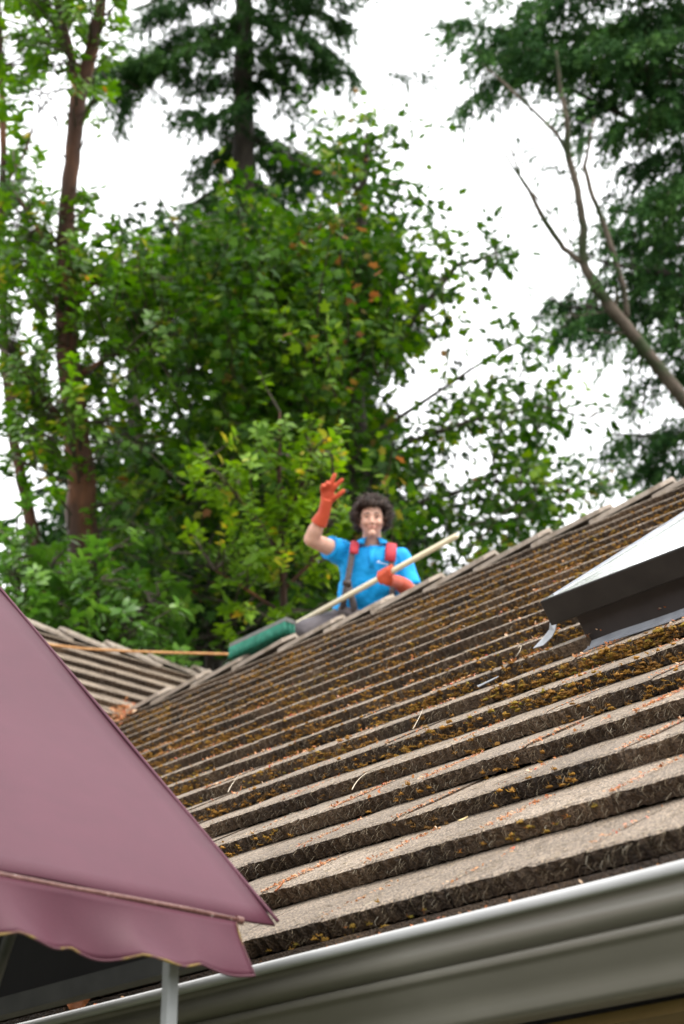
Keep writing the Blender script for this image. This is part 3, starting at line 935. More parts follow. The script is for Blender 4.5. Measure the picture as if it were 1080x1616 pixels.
M['far_leaf'] = leaf_mat('shade_darkened_leaf', [(0.0, (0.005, 0.016, 0.004)), (0.5, (0.010, 0.028, 0.006)), (1.0, (0.024, 0.058, 0.009))], 0.12)  # leaf colour itself darkened for the shade deep in the foliage
M['madrona_leaf'] = leaf_mat('madrona_leaf', [(0.0, (0.026, 0.072, 0.007)), (0.4, (0.058, 0.140, 0.010)), (0.85, (0.115, 0.23, 0.018)), (0.93, (0.30, 0.26, 0.04)), (1.0, (0.34, 0.13, 0.045))], 0.42, 0.4, 0.35)
M['shrub_leaf'] = leaf_mat('young_leaf', [(0.0, (0.055, 0.125, 0.010)), (0.35, (0.11, 0.215, 0.018)), (0.80, (0.20, 0.34, 0.030)), (0.90, (0.40, 0.36, 0.05)), (1.0, (0.56, 0.36, 0.05))], 0.42, 0.4, 0.35)
M['rhodo_leaf'] = leaf_mat('rhododendron_leaf', [(0.0, (0.040, 0.105, 0.018)), (0.5, (0.080, 0.185, 0.024)), (0.93, (0.14, 0.26, 0.040)), (1.0, (0.30, 0.22, 0.06))], 0.34, 0.32, 0.5)
M['fir_needles'] = leaf_mat('fir_needles', [(0.0, (0.011, 0.034, 0.009)), (0.5, (0.022, 0.062, 0.014)), (1.0, (0.055, 0.125, 0.022))], 0.15, 0.7, 0.1)
M['spruce_needles'] = leaf_mat('spruce_needles', [(0.0, (0.015, 0.044, 0.015)), (0.5, (0.030, 0.080, 0.022)), (0.9, (0.062, 0.14, 0.030)), (1.0, (0.085, 0.15, 0.035))], 0.2, 0.7, 0.1)

def trunk_down(pts):
    """extend a limb list straight to the ground below its first point"""
    px, py, d, r = pts[0]
    p = at(px, py, d)
    return p, r

def tree(name, label, cat, D, trunks, cl, spread, per, leaf, size, mat, style, bark, base_px, extra_limbs=(), group=None, **kw):
    bp = at(base_px[0], base_px[1], D)
    t = empty(name, (bp.x, bp.y, 0))
    tag(t, label, cat, group)
    mb = MB(); nodes = []
    for tr in trunks:
        limb(mb, tr)
        for i in range(len(tr) - 1):
            for k in range(4):
                a = k / 4
                nodes.append(tuple(tr[i][q] + (tr[i + 1][q] - tr[i][q]) * a for q in range(3)))
        nodes.append(tr[-1][:3])
    # root flare down to the ground
    x0, y0, d0, r0 = trunks[0][0]
    p = at(x0, y0, d0)
    mb.tube([(p.x, p.y, -0.05), (p.x, p.y, 0.4), tuple(p)], [r0 * 1.7, r0 * 1.25, r0], 10)
    tb = MB()
    crown(t, tb, cl, D, spread, per, leaf, size, mat, style, nodes, **kw)
    o = mb.build('trunk', bark, t, smooth=True)
    if tb.v:
        w_ = tb.build('twigs', M['twig'], t, smooth=True); w_['kind'] = 'stuff'
    return t

def T4(pts, D, k):
    """[(px, py, width px)] -> limb tuples with metre radii"""
    return [(a, b_, D + (c[0] if c else 0), w_ / 2 * D / FPX) for a, b_, w_, *c in pts]

# big-leaf maples in the middle
D = 20.0
maple_rows = ["0000000004100000", "0000000047200000", "0000115424410000", "0003688999533200", "0007899989642000", "0046889998620200",
              "0033657998622300", "0023357874233442", "0025466763435542", "0026554553533653", "0045544443424652", "0036545443344300", "0026545444555000", "0000445555000000"]
tree('maple_tree', 'tall broad maple rising behind the waving person, its top against white sky', 'tree', D,
     [T4([(575, 1010, 46), (570, 820, 40), (560, 640, 34), (562, 480, 26), (572, 330, 16), (580, 210, 6)], D, 0),
      T4([(568, 780, 14), (640, 700, 9), (740, 665, 7), (850, 640, 5), (930, 660, 2.5)], D, 0),
      T4([(570, 840, 15), (660, 795, 9), (780, 760, 6), (910, 765, 3)], D, 0),
      T4([(560, 600, 18), (640, 520, 12), (720, 420, 8), (800, 395, 3)], D, 0),
      T4([(565, 700, 9), (660, 640, 6.5), (740, 585, 5), (825, 535, 2.5)], D, 0),
      T4([(561, 560, 20), (470, 470, 14), (380, 420, 10), (300, 400, 5)], D, 0),
      T4([(566, 720, 20), (460, 640, 14), (360, 600, 9), (250, 570, 5)], D, 0),
      T4([(570, 860, 18), (450, 800, 13), (330, 770, 9), (220, 740, 5)], D, 0),
      T4([(300, 400, 4.5), (280, 362, 4), (245, 300, 3.2), (200, 240, 2.4), (140, 165, 1.2)], D, 0)],
     cells([r for r in maple_rows], 3), 1.5, 50, STAR, 0.105, M['maple_leaf'], 'maple', M['bark_dark'], (575, 1010), per_spray=30)
D = 24.5
back_rows = ["0000111000000000", "0004687768200000", "0007888888400000", "0025778888500000", "0022548888500000", "0014348888420000", "0036468888632000",
             "0046688888742100", "0036688888730000", "0026688888730000", "0026688888650000", "0046688888000000"]
tree('maple_tree', 'shaded maple in the dense middle, half hidden behind the front maple', 'tree', D,
     [T4([(330, 1010, 50), (335, 820, 42), (350, 620, 30), (370, 430, 14)], D, 0),
      T4([(340, 760, 22), (450, 660, 16), (560, 560, 10), (640, 520, 5)], D, 0),
      T4([(335, 850, 22), (470, 810, 16), (620, 790, 8), (700, 800, 4)], D, 0),
      T4([(345, 700, 18), (270, 600, 12), (200, 520, 5)], D, 0)],
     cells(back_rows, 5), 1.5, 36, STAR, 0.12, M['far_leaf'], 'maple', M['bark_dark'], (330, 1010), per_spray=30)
# dark firs closing the view low down
D = 31.0
tree('fir_tree', 'dark fir closing the background low between shrub and person', 'tree', D,
     [T4([(470, 1000, 50), (468, 700, 36), (465, 480, 18), (463, 380, 6)], D, 0)],
     cells(["0011110", "0266630", "0577750", "1677772", "2788883", "3888884", "4888886", "4888888"], 8, 4), 0.8, 170, BLADE, 0.18, M['fir_needles'], 'fir', M['bark_dark'], (470, 1000), per_spray=150)
D = 30.0
tree('fir_tree', 'dark fir deep in shade behind the red trunk', 'tree', D,
     [T4([(215, 1000, 46), (212, 760, 34), (210, 560, 18), (209, 470, 6)], D, 0)],
     cells(["01100", "02210", "02220", "14440", "36662", "48874", "38885", "38885"], 9, 1), 0.8, 170, BLADE, 0.18, M['fir_needles'], 'fir', M['bark_dark'], (215, 1000), per_spray=150)
# tall fir against the sky
D = 34.0
tree('fir_tree', 'tall fir with drooping boughs against white sky, upper middle', 'tree', D,
     [T4([(386, 1000, 50), (386, 600, 42), (386, 330, 36), (385, 150, 32), (384, 0, 26), (383, -160, 18), (383, -420, 5)], D, 0),
      T4([(385, 60, 12), (300, 70, 9), (220, 95, 6), (160, 100, 3)], D, 0),
      T4([(385, 30, 12), (450, 40, 9), (545, 100, 3)], D, 0),
      T4([(386, 210, 12), (450, 250, 9), (530, 275, 3)], D, 0),
      T4([(386, 160, 10), (330, 190, 8), (285, 175, 3)], D, 0),
      T4([(386, 280, 10), (340, 300, 8), (305, 320, 3)], D, 0),
      T4([(384, -60, 12), (290, -20, 8), (215, 15, 3)], D, 0)],
     cells(["0000566664000", "0000577774000", "0002456875200", "0025435864300", "0014225830100", "0000048861000", "0000238875000", "0000037730000", "0000245430000", "0000245440000", "0000245440000"], -2), 0.6, 45, BLADE, 0.11, M['fir_needles'], 'fir', M['bark_dark'], (386, 1000), per_spray=150, boughs=[[(384, -60), (300, -15), (225, 20)], [(384, -45), (470, -5), (540, 35)], [(385, 20), (310, 40), (255, 62)], [(385, 10), (460, 40), (545, 105)], [(385, 55), (280, 80), (165, 105), (158, 125)], [(250, 85), (205, 120), (192, 175)], [(385, 75), (440, 82), (505, 100)],
               [(385, 112), (330, 122), (270, 104)], [(385, 120), (430, 112), (470, 130)], [(386, 160), (340, 178), (285, 175)], [(386, 200), (345, 238), (308, 265)], [(386, 190), (430, 222), (480, 245)], [(386, 232), (440, 262), (532, 268)], [(386, 262), (345, 292), (305, 332)], [(386, 270), (420, 292), (462, 300)], [(386, 300), (350, 330), (318, 352)], [(386, 310), (430, 330), (450, 345)], [(384, -90), (440, -60), (520, -20)], [(384, -110), (320, -70), (250, -40)]], bough_step=7.0)
# big spruce at the right edge and the bare mossy tree leaning in front of it
D = 25.0
tree('spruce_tree', 'dense dark spruce filling the right edge above the roof', 'tree', D,
     [T4([(1135, 1000, 90), (1130, 600, 76), (1122, 300, 62), (1115, 0, 48), (1110, -300, 28), (1108, -560, 8)], D, 0),
      T4([(1120, 120, 22), (1010, 110, 16), (955, 80, 13), (905, 10, 8), (880, -40, 4)], D, 0),
      T4([(1118, 60, 18), (980, 60, 12), (860, 60, 8), (770, 45, 4), (720, 30, 2)], D, 0),
      T4([(1120, 200, 16), (1000, 190, 10), (880, 130, 6), (770, 110, 3)], D, 0),
      T4([(1122, 330, 16), (1040, 340, 10), (960, 330, 5)], D, 0),
      T4([(1125, 440, 16), (1030, 430, 10), (940, 410, 5)], D, 0),
      T4([(1128, 540, 14), (1020, 490, 9), (900, 485, 4), (865, 470, 2)], D, 0),
      T4([(1130, 680, 14), (1050, 690, 9), (970, 685, 3)], D, 0)],
     cells(["003667779", "014688889", "013578789", "014788899", "003356789", "000111789", "000000589", "000012589", "000013679", "000023579", "000034589", "000000159", "000000049", "000000369", "000000259"], -2, 11), 0.6, 60, BLADE, 0.095, M['spruce_needles'], 'fir', M['bark_dark'], (1135, 1000), per_spray=150, boughs=[[(1118, -60), (960, -40), (820, 5)], [(1118, 0), (980, 30), (860, 55), (725, 32)], [(1119, 40), (960, 70), (840, 80), (748, 75)], [(1120, 80), (960, 98), (830, 95), (745, 150)], [(1120, 120), (1000, 132), (905, 170)], [(1120, 170), (1020, 172), (950, 202)], [(1120, 230), (1060, 232), (1000, 262)], [(1120, 290), (1050, 300), (985, 322)],
               [(1122, 345), (1030, 350), (950, 352)], [(1122, 380), (1050, 380), (975, 392)], [(1124, 410), (1040, 420), (950, 436)], [(1126, 460), (1040, 476), (940, 478), (866, 470)], [(1000, 482), (940, 500), (885, 520)], [(1126, 520), (1060, 520), (990, 536)], [(1128, 585), (1070, 585), (1015, 600)], [(1130, 655), (1050, 678), (968, 690)], [(1130, 700), (1060, 722), (985, 742)], [(1118, 20), (1060, 10), (1000, 15)], [(1120, 140), (1080, 150), (1030, 180)], [(1122, 260), (1085, 265), (1040, 290)], [(1124, 440), (1080, 445), (1040, 462)]], bough_step=9.0)
D = 22.0
tree('bare_tree', 'mossy leaning tree with bare grey branches before the spruce', 'tree', D,
     [T4([(1330, 1000, 52), (1230, 800, 44), (1140, 690, 36), (1080, 632, 22), (1044, 586, 21), (1006, 538, 21), (968, 490, 20), (938, 448, 17), (922, 420, 15), (920, 398, 14), (921, 359, 13), (912, 300, 12), (897, 247, 11), (895, 190, 9), (885, 140, 7), (878, 80, 4)], D, 0),
      T4([(895, 240, 7), (880, 212, 6), (855, 187, 5.5), (800, 135, 4.5), (760, 100, 2.5)], D, 0),
      T4([(920, 416, 10), (890, 392, 9), (862, 352, 9), (835, 300, 6.5), (822, 280, 6)], D, 0),
      T4([(822, 282, 4.5), (812, 250, 3.8), (803, 222, 3)], D, 0),
      T4([(822, 282, 4), (795, 240, 3.4), (757, 186, 2.4)], D, 0),
      T4([(842, 328, 3.5), (820, 312, 3), (795, 295, 2.2)], D, 0),
      T4([(836, 300, 3.6), (860, 325, 3.2), (885, 360, 3), (905, 385, 3)], D, 0),
      T4([(990, 500, 9), (985, 455, 9), (968, 400, 9), (950, 345, 8), (932, 300, 8), (923, 262, 7), (930, 230, 4.5), (938, 185, 2.5)], D, 0),
      T4([(968, 490, 9), (975, 470, 6), (970, 450, 4)], D, 0)],
     cells(["02", "03", "02", "22"], 5, 14) + [(930, 470, 2), (960, 500, 2), (870, 110, 2)], 0.15, 40, BLADE, 0.10, M['spruce_needles'], 'fir', M['bark_grey'], (1330, 1000), per_spray=42)
# madronas at the left
D = 18.0
tree('madrona_tree', 'madrona with red-brown forked trunk rising at the left', 'tree', D,
     [T4([(133, 1000, 56), (131, 840, 50), (122, 700, 42), (106, 560, 34), (102, 440, 30), (106, 330, 26), (116, 230, 25), (124, 150, 27), (142, 90, 22), (155, 30, 20), (168, -60, 15), (190, -200, 6)], D, 0),
      T4([(124, 150, 18), (116, 100, 15), (100, 40, 12), (85, -30, 9), (70, -140, 4)], D, 0),
      T4([(120, 690, 14), (60, 620, 10), (20, 560, 6)], D, 0),
      T4([(106, 420, 12), (60, 360, 9), (20, 300, 5)], D, 0),
      T4([(104, 480, 12), (170, 430, 9), (220, 420, 4)], D, 0),
      T4([(112, 600, 12), (180, 560, 9), (250, 540, 4)], D, 0)],
     cells(["664400", "675300", "563200", "434000", "303000", "102000", "301000", "542000", "876410", "787640", "456430", "644330", "655330", "663220", "131110", "001110"], -2), 0.7, 46, OVAL, 0.11, M['madrona_leaf'], 'whorl', M['bark_red'], (133, 1000), per_spray=14)
D = 21.0
tree('madrona_tree', 'slender dark-trunked madrona at the far left edge', 'tree', D,
     [T4([(64, 1000, 26), (58, 870, 22), (40, 780, 19), (22, 700, 17), (8, 560, 14), (2, 400, 13), (6, 240, 11), (0, 60, 9), (-10, -200, 4)], D, 0),
      T4([(30, 740, 8), (70, 680, 6), (95, 640, 3)], D, 0), T4([(4, 300, 7), (40, 240, 5), (60, 180, 2)], D, 0)],
     cells(["540", "430", "420", "430", "410", "400", "510", "620", "630", "420", "310", "420", "542", "662", "100"], -2), 0.5, 30, OVAL, 0.12, M['madrona_leaf'], 'whorl', M['bark_red'], (64, 1000), per_spray=14)
# bright young tree just behind the ridge, yellowing in places
D = 16.2
tree('young_madrona', 'bright green young madrona with yellowing leaves left of the person', 'tree', D,
     [T4([(450, 1060, 14), (448, 960, 12), (445, 850, 10), (440, 740, 7), (442, 650, 3)], D, 0),
      T4([(446, 880, 8), (390, 800, 6), (325, 725, 3)], D, 0),
      T4([(446, 830, 7), (480, 760, 5), (495, 690, 3)], D, 0),
      T4([(448, 930, 7), (500, 880, 5), (520, 830, 3)], D, 0),
      T4([(448, 970, 7), (390, 930, 5), (340, 900, 3)], D, 0)],
     cells(["0020", "2475", "6664", "4786", "2666", "1343", "1441"], 10, 5), 0.5, 30, OVAL, 0.10, M['shrub_leaf'], 'whorl', M['bark_red'], (450, 1060), per_spray=15)
# rhododendrons behind the wing
D = 16.6
tree('rhododendron', 'leafy rhododendron just above the canopy edge at far left', 'shrub', D,
     [T4([(20, 1080, 16), (30, 960, 12), (25, 860, 6)], D, 0), T4([(28, 980, 10), (70, 920, 6), (90, 880, 3)], D, 0)],
     cells(["30", "85", "98", "99", "99"], 13), 0.5, 34, OVAL, 0.125, M['rhodo_leaf'], 'whorl', M['bark_dark'], (20, 1080), per_spray=13, group='rhododendrons behind the wing roof')
D = 16.2
tree('rhododendron', 'lower glossy rhododendron directly above the wing ridge', 'shrub', D,
     [T4([(170, 1090, 16), (160, 1000, 12), (150, 890, 5)], D, 0), T4([(165, 1010, 10), (215, 970, 6), (250, 940, 3)], D, 0)],
     cells(["0420", "3863", "6986", "7998", "0899"], 14, 1), 0.4, 34, OVAL, 0.125, M['rhodo_leaf'], 'whorl', M['bark_dark'], (170, 1090), per_spray=13, group='rhododendrons behind the wing roof')
D = 19.0
tree('rhododendron', 'shaded evergreen bush between the wing ridge and the brush', 'shrub', D,
     [T4([(330, 1090, 16), (330, 1000, 12), (330, 900, 5)], D, 0), T4([(330, 1010, 10), (380, 970, 6), (420, 940, 3)], D, 0)],
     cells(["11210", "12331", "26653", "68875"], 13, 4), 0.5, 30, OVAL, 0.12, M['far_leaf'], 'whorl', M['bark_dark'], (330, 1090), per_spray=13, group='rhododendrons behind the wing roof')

# ------------------------------------------------------------------ person waving behind the ridge
DP = 12.1
def pp(px, py, dd=0.0):
    return at(px, py, DP + dd)
EX = RIGHT.copy(); EZ = Vector((0, 0, 1)); EY = EZ.cross(EX)      # right, up, away
PXM = FPX / DP
M['skin'] = noisy('skin', [(0.35, (0.52, 0.305, 0.235)), (0.65, (0.60, 0.365, 0.285))], 22, 0.72, 0.25, 40, spec=0.2)
M['skin'].node_tree.nodes['Principled BSDF'].inputs['Subsurface Weight'].default_value = 0.15
M['skin'].node_tree.nodes['Principled BSDF'].inputs['Subsurface Radius'].default_value = (0.02, 0.008, 0.004)
M['shirt'] = noisy('cyan_polo_knit', [(0.35, (0.0, 0.28, 0.68)), (0.65, (0.0, 0.35, 0.80))], 6, 0.75, 0.5, 9, dist=0.02)
M['glove'] = noisy('orange_rubber', [(0.35, (0.44, 0.060, 0.026)), (0.65, (0.53, 0.085, 0.036))], 10, 0.6, 0.5, 25, spec=0.25)
M['trouser'] = noisy('grey_work_cloth', [(0.35, (0.12, 0.105, 0.112)), (0.65, (0.17, 0.15, 0.158))], 8, 0.85, 0.6, 10, dist=0.02)
M['strap'] = noisy('grey_webbing', [(0.35, (0.10, 0.085, 0.090)), (0.65, (0.14, 0.12, 0.125))], 40, 0.8)
M['pad'] = noisy('red_padding', [(0.35, (0.40, 0.028, 0.045)), (0.65, (0.48, 0.040, 0.060))], 20, 0.7, 0.2, 40)
M['hair'] = noisy('dark_curly_hair', [(0.35, (0.018, 0.010, 0.007)), (0.65, (0.060, 0.034, 0.024))], 40, 0.5, spec=0.4)
M['eye'] = plain('dark_eye', (0.03, 0.02, 0.018), 0.2)
M['brow'] = plain('brow_hair', (0.035, 0.022, 0.017), 0.7)
M['lip'] = plain('lip', (0.42, 0.15, 0.13), 0.45)
M['white'] = plain('white_print', (0.8, 0.85, 0.88), 0.6)

hips = pp(566, 985, 0.06)
# seat him on the far slope: hips just above the tiles
surf = ZR - max(0.0, hips.y - YR) * TP
person = empty('person', (hips.x, hips.y, surf))
tag(person, 'person in bright blue polo shirt and orange gloves waving behind the ridge', 'person')

chest = [(pp(586, 862), 0.080, 0.065), (pp(587, 869), 0.150, 0.085), (pp(587, 880), 0.178, 0.105), (pp(587, 900), 0.182, 0.118), (pp(584, 925), 0.170, 0.115), (pp(578, 950, 0.02), 0.160, 0.112), (pp(570, 978, 0.05), 0.168, 0.120)]
def torso(mb, grow=0.0, cut=None, seg=24):
    sec = chest if cut is None else chest[:cut]
    mb.tube([c for c, a, b_ in sec], [(a + grow, b_ + grow) for c, a, b_ in sec], seg, ref=EX)
SH_R, EL_R, WR_R = pp(540, 873, 0.0), pp(491, 851, -0.16), pp(511, 811, -0.20)
SH_L, EL_L, WR_L = pp(631, 880, 0.0), pp(650, 934, -0.06), pp(628, 918, -0.30)
HX = EX; HZ = (UP + EZ).normalized(); HY = HZ.cross(HX)
HC = pp(587, 822, -0.03)
def head_pt(x, y, z): return HC + HX * x + HY * y + HZ * z
knee_r = pp(484, 996, -0.02); knee_l = pp(655, 990, 0.35)
def on_back(p, up=0.0):
    return Vector((p.x, p.y, ZR - (p.y - YR) * TP + up))
foot_r = on_back(pp(470, 1030, 0.30), 0.05); foot_l = on_back(pp(640, 1030, 0.75), 0.05)
bd = MB()
torso(bd)
bd.capsule([pp(587, 864, 0.01), pp(587, 850, 0.0), pp(587, 838, 0.0)], [0.066, 0.058, 0.056])
def headshape(u):
    x, y, z = u
    if z < 0:
        x *= 1 - 0.30 * abs(z) ** 1.6; y = y * (1 - 0.18 * abs(z) ** 2) - 0.06 * abs(z)
    if y < -0.6: y = -0.6 - (abs(y) - 0.6) * 0.8
    return Vector((x, y, z))
bd.ellipsoid(HC, (HX * 0.0710, HY * 0.098, HZ * 0.113), 28, 20, headshape)
bd.capsule([head_pt(0, -0.088, 0.012), head_pt(0, -0.100, -0.010), head_pt(0, -0.112, -0.030)], [0.008, 0.010, 0.013], 10)
for sg in (-1, 1):
    bd.ellipsoid(head_pt(sg * 0.012, -0.100, -0.034), (HX * 0.010, HY * 0.012, HZ * 0.008), 10, 6)
    bd.ellipsoid(head_pt(sg * 0.074, 0.010, -0.008), (HX * 0.011, HY * 0.020, HZ * 0.032), 10, 8)
    bd.capsule([head_pt(sg * 0.012, -0.089, 0.022), head_pt(sg * 0.042, -0.082, 0.024)], [0.010, 0.009], 10)
    bd.ellipsoid(head_pt(sg * 0.040, -0.072, -0.026), (HX * 0.022, HY * 0.020, HZ * 0.020), 12, 8)
bd.ellipsoid(head_pt(0, -0.090, -0.094), (HX * 0.024, HY * 0.020, HZ * 0.018), 12, 8)
bd.ellipsoid(head_pt(0, -0.091, -0.060), (HX * 0.026, HY * 0.013, HZ * 0.014), 12, 8)
# arms with forearms and (gloved) hands
bd.capsule([SH_R, SH_R.lerp(EL_R, 0.5), EL_R], [0.058, 0.050, 0.044])
bd.capsule([EL_R, EL_R.lerp(WR_R, 0.35), WR_R], [0.043, 0.046, 0.028])
bd.capsule([WR_R, pp(516, 794, -0.21)], [0.026, 0.015])
bd.capsule([SH_L, SH_L.lerp(EL_L, 0.5), EL_L], [0.058, 0.050, 0.044])
bd.capsule([EL_L, EL_L.lerp(WR_L, 0.35), WR_L], [0.043, 0.045, 0.028])
bd.capsule([WR_L, pp(621, 912, -0.335)], [0.026, 0.016])
# legs
for hp, kn, ft in ((pp(556, 982, 0.05), knee_r, foot_r), (pp(588, 985, 0.12), knee_l, foot_l)):
    bd.capsule([hp, hp.lerp(kn, 0.5), kn], [0.085, 0.075, 0.058])
    bd.capsule([kn, kn.lerp(ft, 0.4), ft], [0.055, 0.055, 0.040])
    bd.capsule([ft, ft + EY * -0.12 + EZ * 0.0], [0.042, 0.035])
body = bd.build('body', M['skin'], person)
voxel(body, 0.006, 3)

# face
for sg in (-1, 1):
    e_ = MB(); e_.ellipsoid(head_pt(sg * 0.030, -0.0865, 0.006), (HX * 0.0100, HY * 0.004, HZ * 0.0030), 10, 6); e_.build('eye', M['eye'], person, True)
    e_ = MB(); e_.capsule([head_pt(sg * 0.014, -0.097, 0.024), head_pt(sg * 0.030, -0.0955, 0.029), head_pt(sg * 0.047, -0.084, 0.023)], [0.0030, 0.0034, 0.0022], 8); e_.build('eyebrow', M['brow'], person, True)
e_ = MB(); e_.capsule([head_pt(-0.024, -0.095, -0.0585), head_pt(0, -0.1035, -0.061), head_pt(0.024, -0.095, -0.0585)], [(0.003, 0.004), (0.005, 0.006), (0.003, 0.004)], 8); e_.build('mouth', M['lip'], person, True)
# curly hair: dense core plus loose curls
hr = MB()
def hair_ok(u):
    face = u.y < -0.18 and u.z < 0.46 and abs(u.x) < 0.86
    neck = u.z < -0.55
    return not face and not neck
core = MB()
def hairshape(u):
    k = 1.0
    if u.y < -0.1 and u.z < 0.50: k = 0.70
    if u.z < -0.4: k = 0.62
    return u * k
core.ellipsoid(HC + HZ * 0.020 + HY * 0.012, (HX * 0.090, HY * 0.106, HZ * 0.108), 28, 20, hairshape)
cnt = 0
while cnt < 900:
    u = Vector((random.gauss(0, 1), random.gauss(0, 1), random.gauss(0, 1))).normalized()
    if not hair_ok(u): continue
    cnt += 1
    k = (random.uniform(0.88, 1.12) + 0.16 * random.random() ** 4) * (0.90 if u.z < -0.1 else 1)
    p = HC + HZ * 0.020 + HY * 0.010 + HX * (u.x * 0.105 * k) + HY * (u.y * 0.118 * k) + HZ * (u.z * 0.120 * k)
    nrm = (HX * u.x + HY * u.y + HZ * u.z)
    t1 = nrm.cross(Vector((random.gauss(0, 1), random.gauss(0, 1), random.gauss(0, 1)))).normalized(); t2 = nrm.cross(t1)
    rr, ph = random.uniform(0.008, 0.014), random.uniform(0, 6)
    pts = [p + nrm * (-0.012 + 0.0042 * i) + t1 * math.cos(ph + i * 0.95) * rr + t2 * math.sin(ph + i * 0.95) * rr for i in range(9)]
    hr.tube(pts, [0.0034] * 7 + [0.0026, 0.0015], 4)
hair = core.build('hair', M['hair'], person, True)
o = hr.build('curls', M['hair'], hair, True); o['kind'] = 'stuff'

# polo shirt with sleeves, collar, placket
sh = MB()
torso(sh, 0.016, 7)
def sleeve(mb, a, b_, r0, r1):
    d_ = (a - b_).normalized(); mb.tube([a + d_ * 0.06, a + d_ * 0.035, a, a.lerp(b_, 0.5), b_], [r0 * 0.35, r0 * 0.75, r0 * 0.96, (r0 + r1) / 2, r1], 16)
SLV_R = SH_R.lerp(EL_R, 0.42); SLV_L = SH_L.lerp(EL_L, 0.86)
sleeve(sh, SH_R, SLV_R, 0.078, 0.071); sleeve(sh, SH_L, SLV_L, 0.076, 0.068)
sh.ellipsoid(SH_R, (EX * 0.078, EY * 0.078, EZ * 0.078), 14, 10); sh.ellipsoid(SH_L, (EX * 0.068, EY * 0.070, EZ * 0.062), 14, 10)
sh.tube([pp(587, 876, 0.0), pp(587, 864, 0.008)], [(0.145, 0.088), (0.075, 0.062)], 20, ref=EX)
shirt = sh.build('shirt', M['shirt'], person)
voxel(shirt, 0.008, 5)
tx = bpy.data.textures.new('folds', 'CLOUDS'); tx.noise_scale = 0.09
dm_ = shirt.modifiers.new('d', 'DISPLACE'); dm_.texture = tx; dm_.strength = 0.032; dm_.mid_level = 0.5
for sg in (-1, 1):
    cb = MB()
    rows = []
    for i in range(9):
        a = math.pi * (0.13 + 0.87 * i / 8)
        x_, y_ = math.sin(a) * 0.076 * sg * 0 + sg * 0.076 * math.sin(a), -math.cos(a) * 0.072
        base = pp(587, 853, 0.012)
        top_ = base + EX * x_ + EY * y_ + EZ * (0.006 + 0.010 * (1 + math.cos(a)) * -0.6)
        ext = 1.0 + 0.9 * max(0, math.cos(a)) ** 3
        low = base + EX * (x_ * 1.28 + sg * 0.012 * max(0, math.cos(a))) + EY * (y_ * 1.30 - 0.006) + EZ * (-0.036 * ext)
        rows.append([top_, top_.lerp(low, 0.5) + (EX * x_ + EY * y_).normalized() * 0.008, low])
    cb.sheet(rows)
    o = cb.build('collar', M['shirt'], shirt, True); fix_normals(o); o.modifiers.new('t', 'SOLIDIFY').thickness = 0.004
# sleeve hems
for p_, d_, r_ in ((SLV_R, (EL_R - SH_R).normalized(), 0.0725), (SLV_L, (EL_L - SH_L).normalized(), 0.0695)):
    cb = MB(); cb.tube([p_ - d_ * 0.018, p_ + d_ * 0.002], [r_, r_], 20, cap=False); o = cb.build('sleeve_hem', M['shirt'], shirt, True); o.modifiers.new('t', 'SOLIDIFY').thickness = 0.003
pk = MB(); pk.tube([pp(587, 868, -0.112), pp(587, 880, -0.136), pp(586.5, 896, -0.148)], [(0.004, 0.015)] * 3, 8, ref=-FWD); pk.build('placket', M['shirt'], shirt, True)
# small white chest print: a slanted mark and a short line of lettering
lg = MB()
def chest_front(px, py, lift=0.0):
    return pp(px, py, -0.142 - lift)
def dab(x0, y0, x1, y1, th):
    a, b_ = chest_front(x0, y0), chest_front(x1, y1)
    lg.tube([a, b_], [(0.0018, th), (0.0018, th)], 6, ref=-FWD)
dab(595.5, 887.5, 598, 885, 0.004); dab(598, 885, 600, 888.5, 0.0035)
for i in range(6): dab(601.5 + i * 2.0, 888.2 + i * 0.55, 602.6 + i * 2.0, 888.6 + i * 0.55, 0.0035 if i % 2 else 0.0045)
lg.build('print', M['white'], shirt)

# trousers
tr = MB()
tr.tube([pp(573, 962, 0.03), pp(570, 980, 0.05), pp(569, 1000, 0.06)], [(0.176, 0.132), (0.186, 0.142), (0.175, 0.14)], 22, ref=EX)
for hp, kn, ft in ((pp(556, 982, 0.05), knee_r, foot_r), (pp(588, 985, 0.12), knee_l, foot_l)):
    tr.capsule([hp, hp.lerp(kn, 0.5), kn], [0.104, 0.092, 0.076]); tr.capsule([kn, kn.lerp(ft, 0.5), ft.lerp(kn, 0.12)], [0.074, 0.072, 0.062])
trous = tr.build('trousers', M['trouser'], person)
voxel(trous, 0.008, 5)
dm_ = trous.modifiers.new('d', 'DISPLACE'); dm_.texture = tx; dm_.strength = 0.02
for ft in (foot_r, foot_l):
    bt = MB(); bt.capsule([ft + EZ * 0.02, ft + EZ * 0.0, ft - EY * 0.15 - EZ * 0.01], [0.058, 0.056, 0.045]); bt.build('boot', M['trouser'], person, True)

# shoulder harness
def ribbon(name, pts, wid, th, mat, parent):
    mb = MB(); mb.tube(pts, [(th, wid)] * len(pts), 8, ref=-FWD)
    return mb.build(name, mat, parent, True)
har = empty('harness', pp(570, 930, -0.1)); adopt(har, person); har.matrix_parent_inverse = Matrix.Translation(-Vector(person.location))
ribbon('strap', [pp(559, 862, -0.105), pp(556, 875, -0.130), pp(553, 893, -0.145), pp(549, 915, -0.145), pp(546, 930, -0.140), pp(543, 948, -0.125), pp(541, 962, -0.10)], 0.018, 0.006, M['strap'], har)
ribbon('strap', [pp(548, 916, -0.152), pp(553, 935, -0.158), pp(557, 950, -0.155), pp(560, 966, -0.150)], 0.020, 0.006, M['strap'], har)
ribbon('strap', [pp(617, 866, -0.105), pp(618, 885, -0.138), pp(619, 905, -0.145), pp(620, 930, -0.14), pp(617, 955, -0.13)], 0.018, 0.006, M['strap'], har)
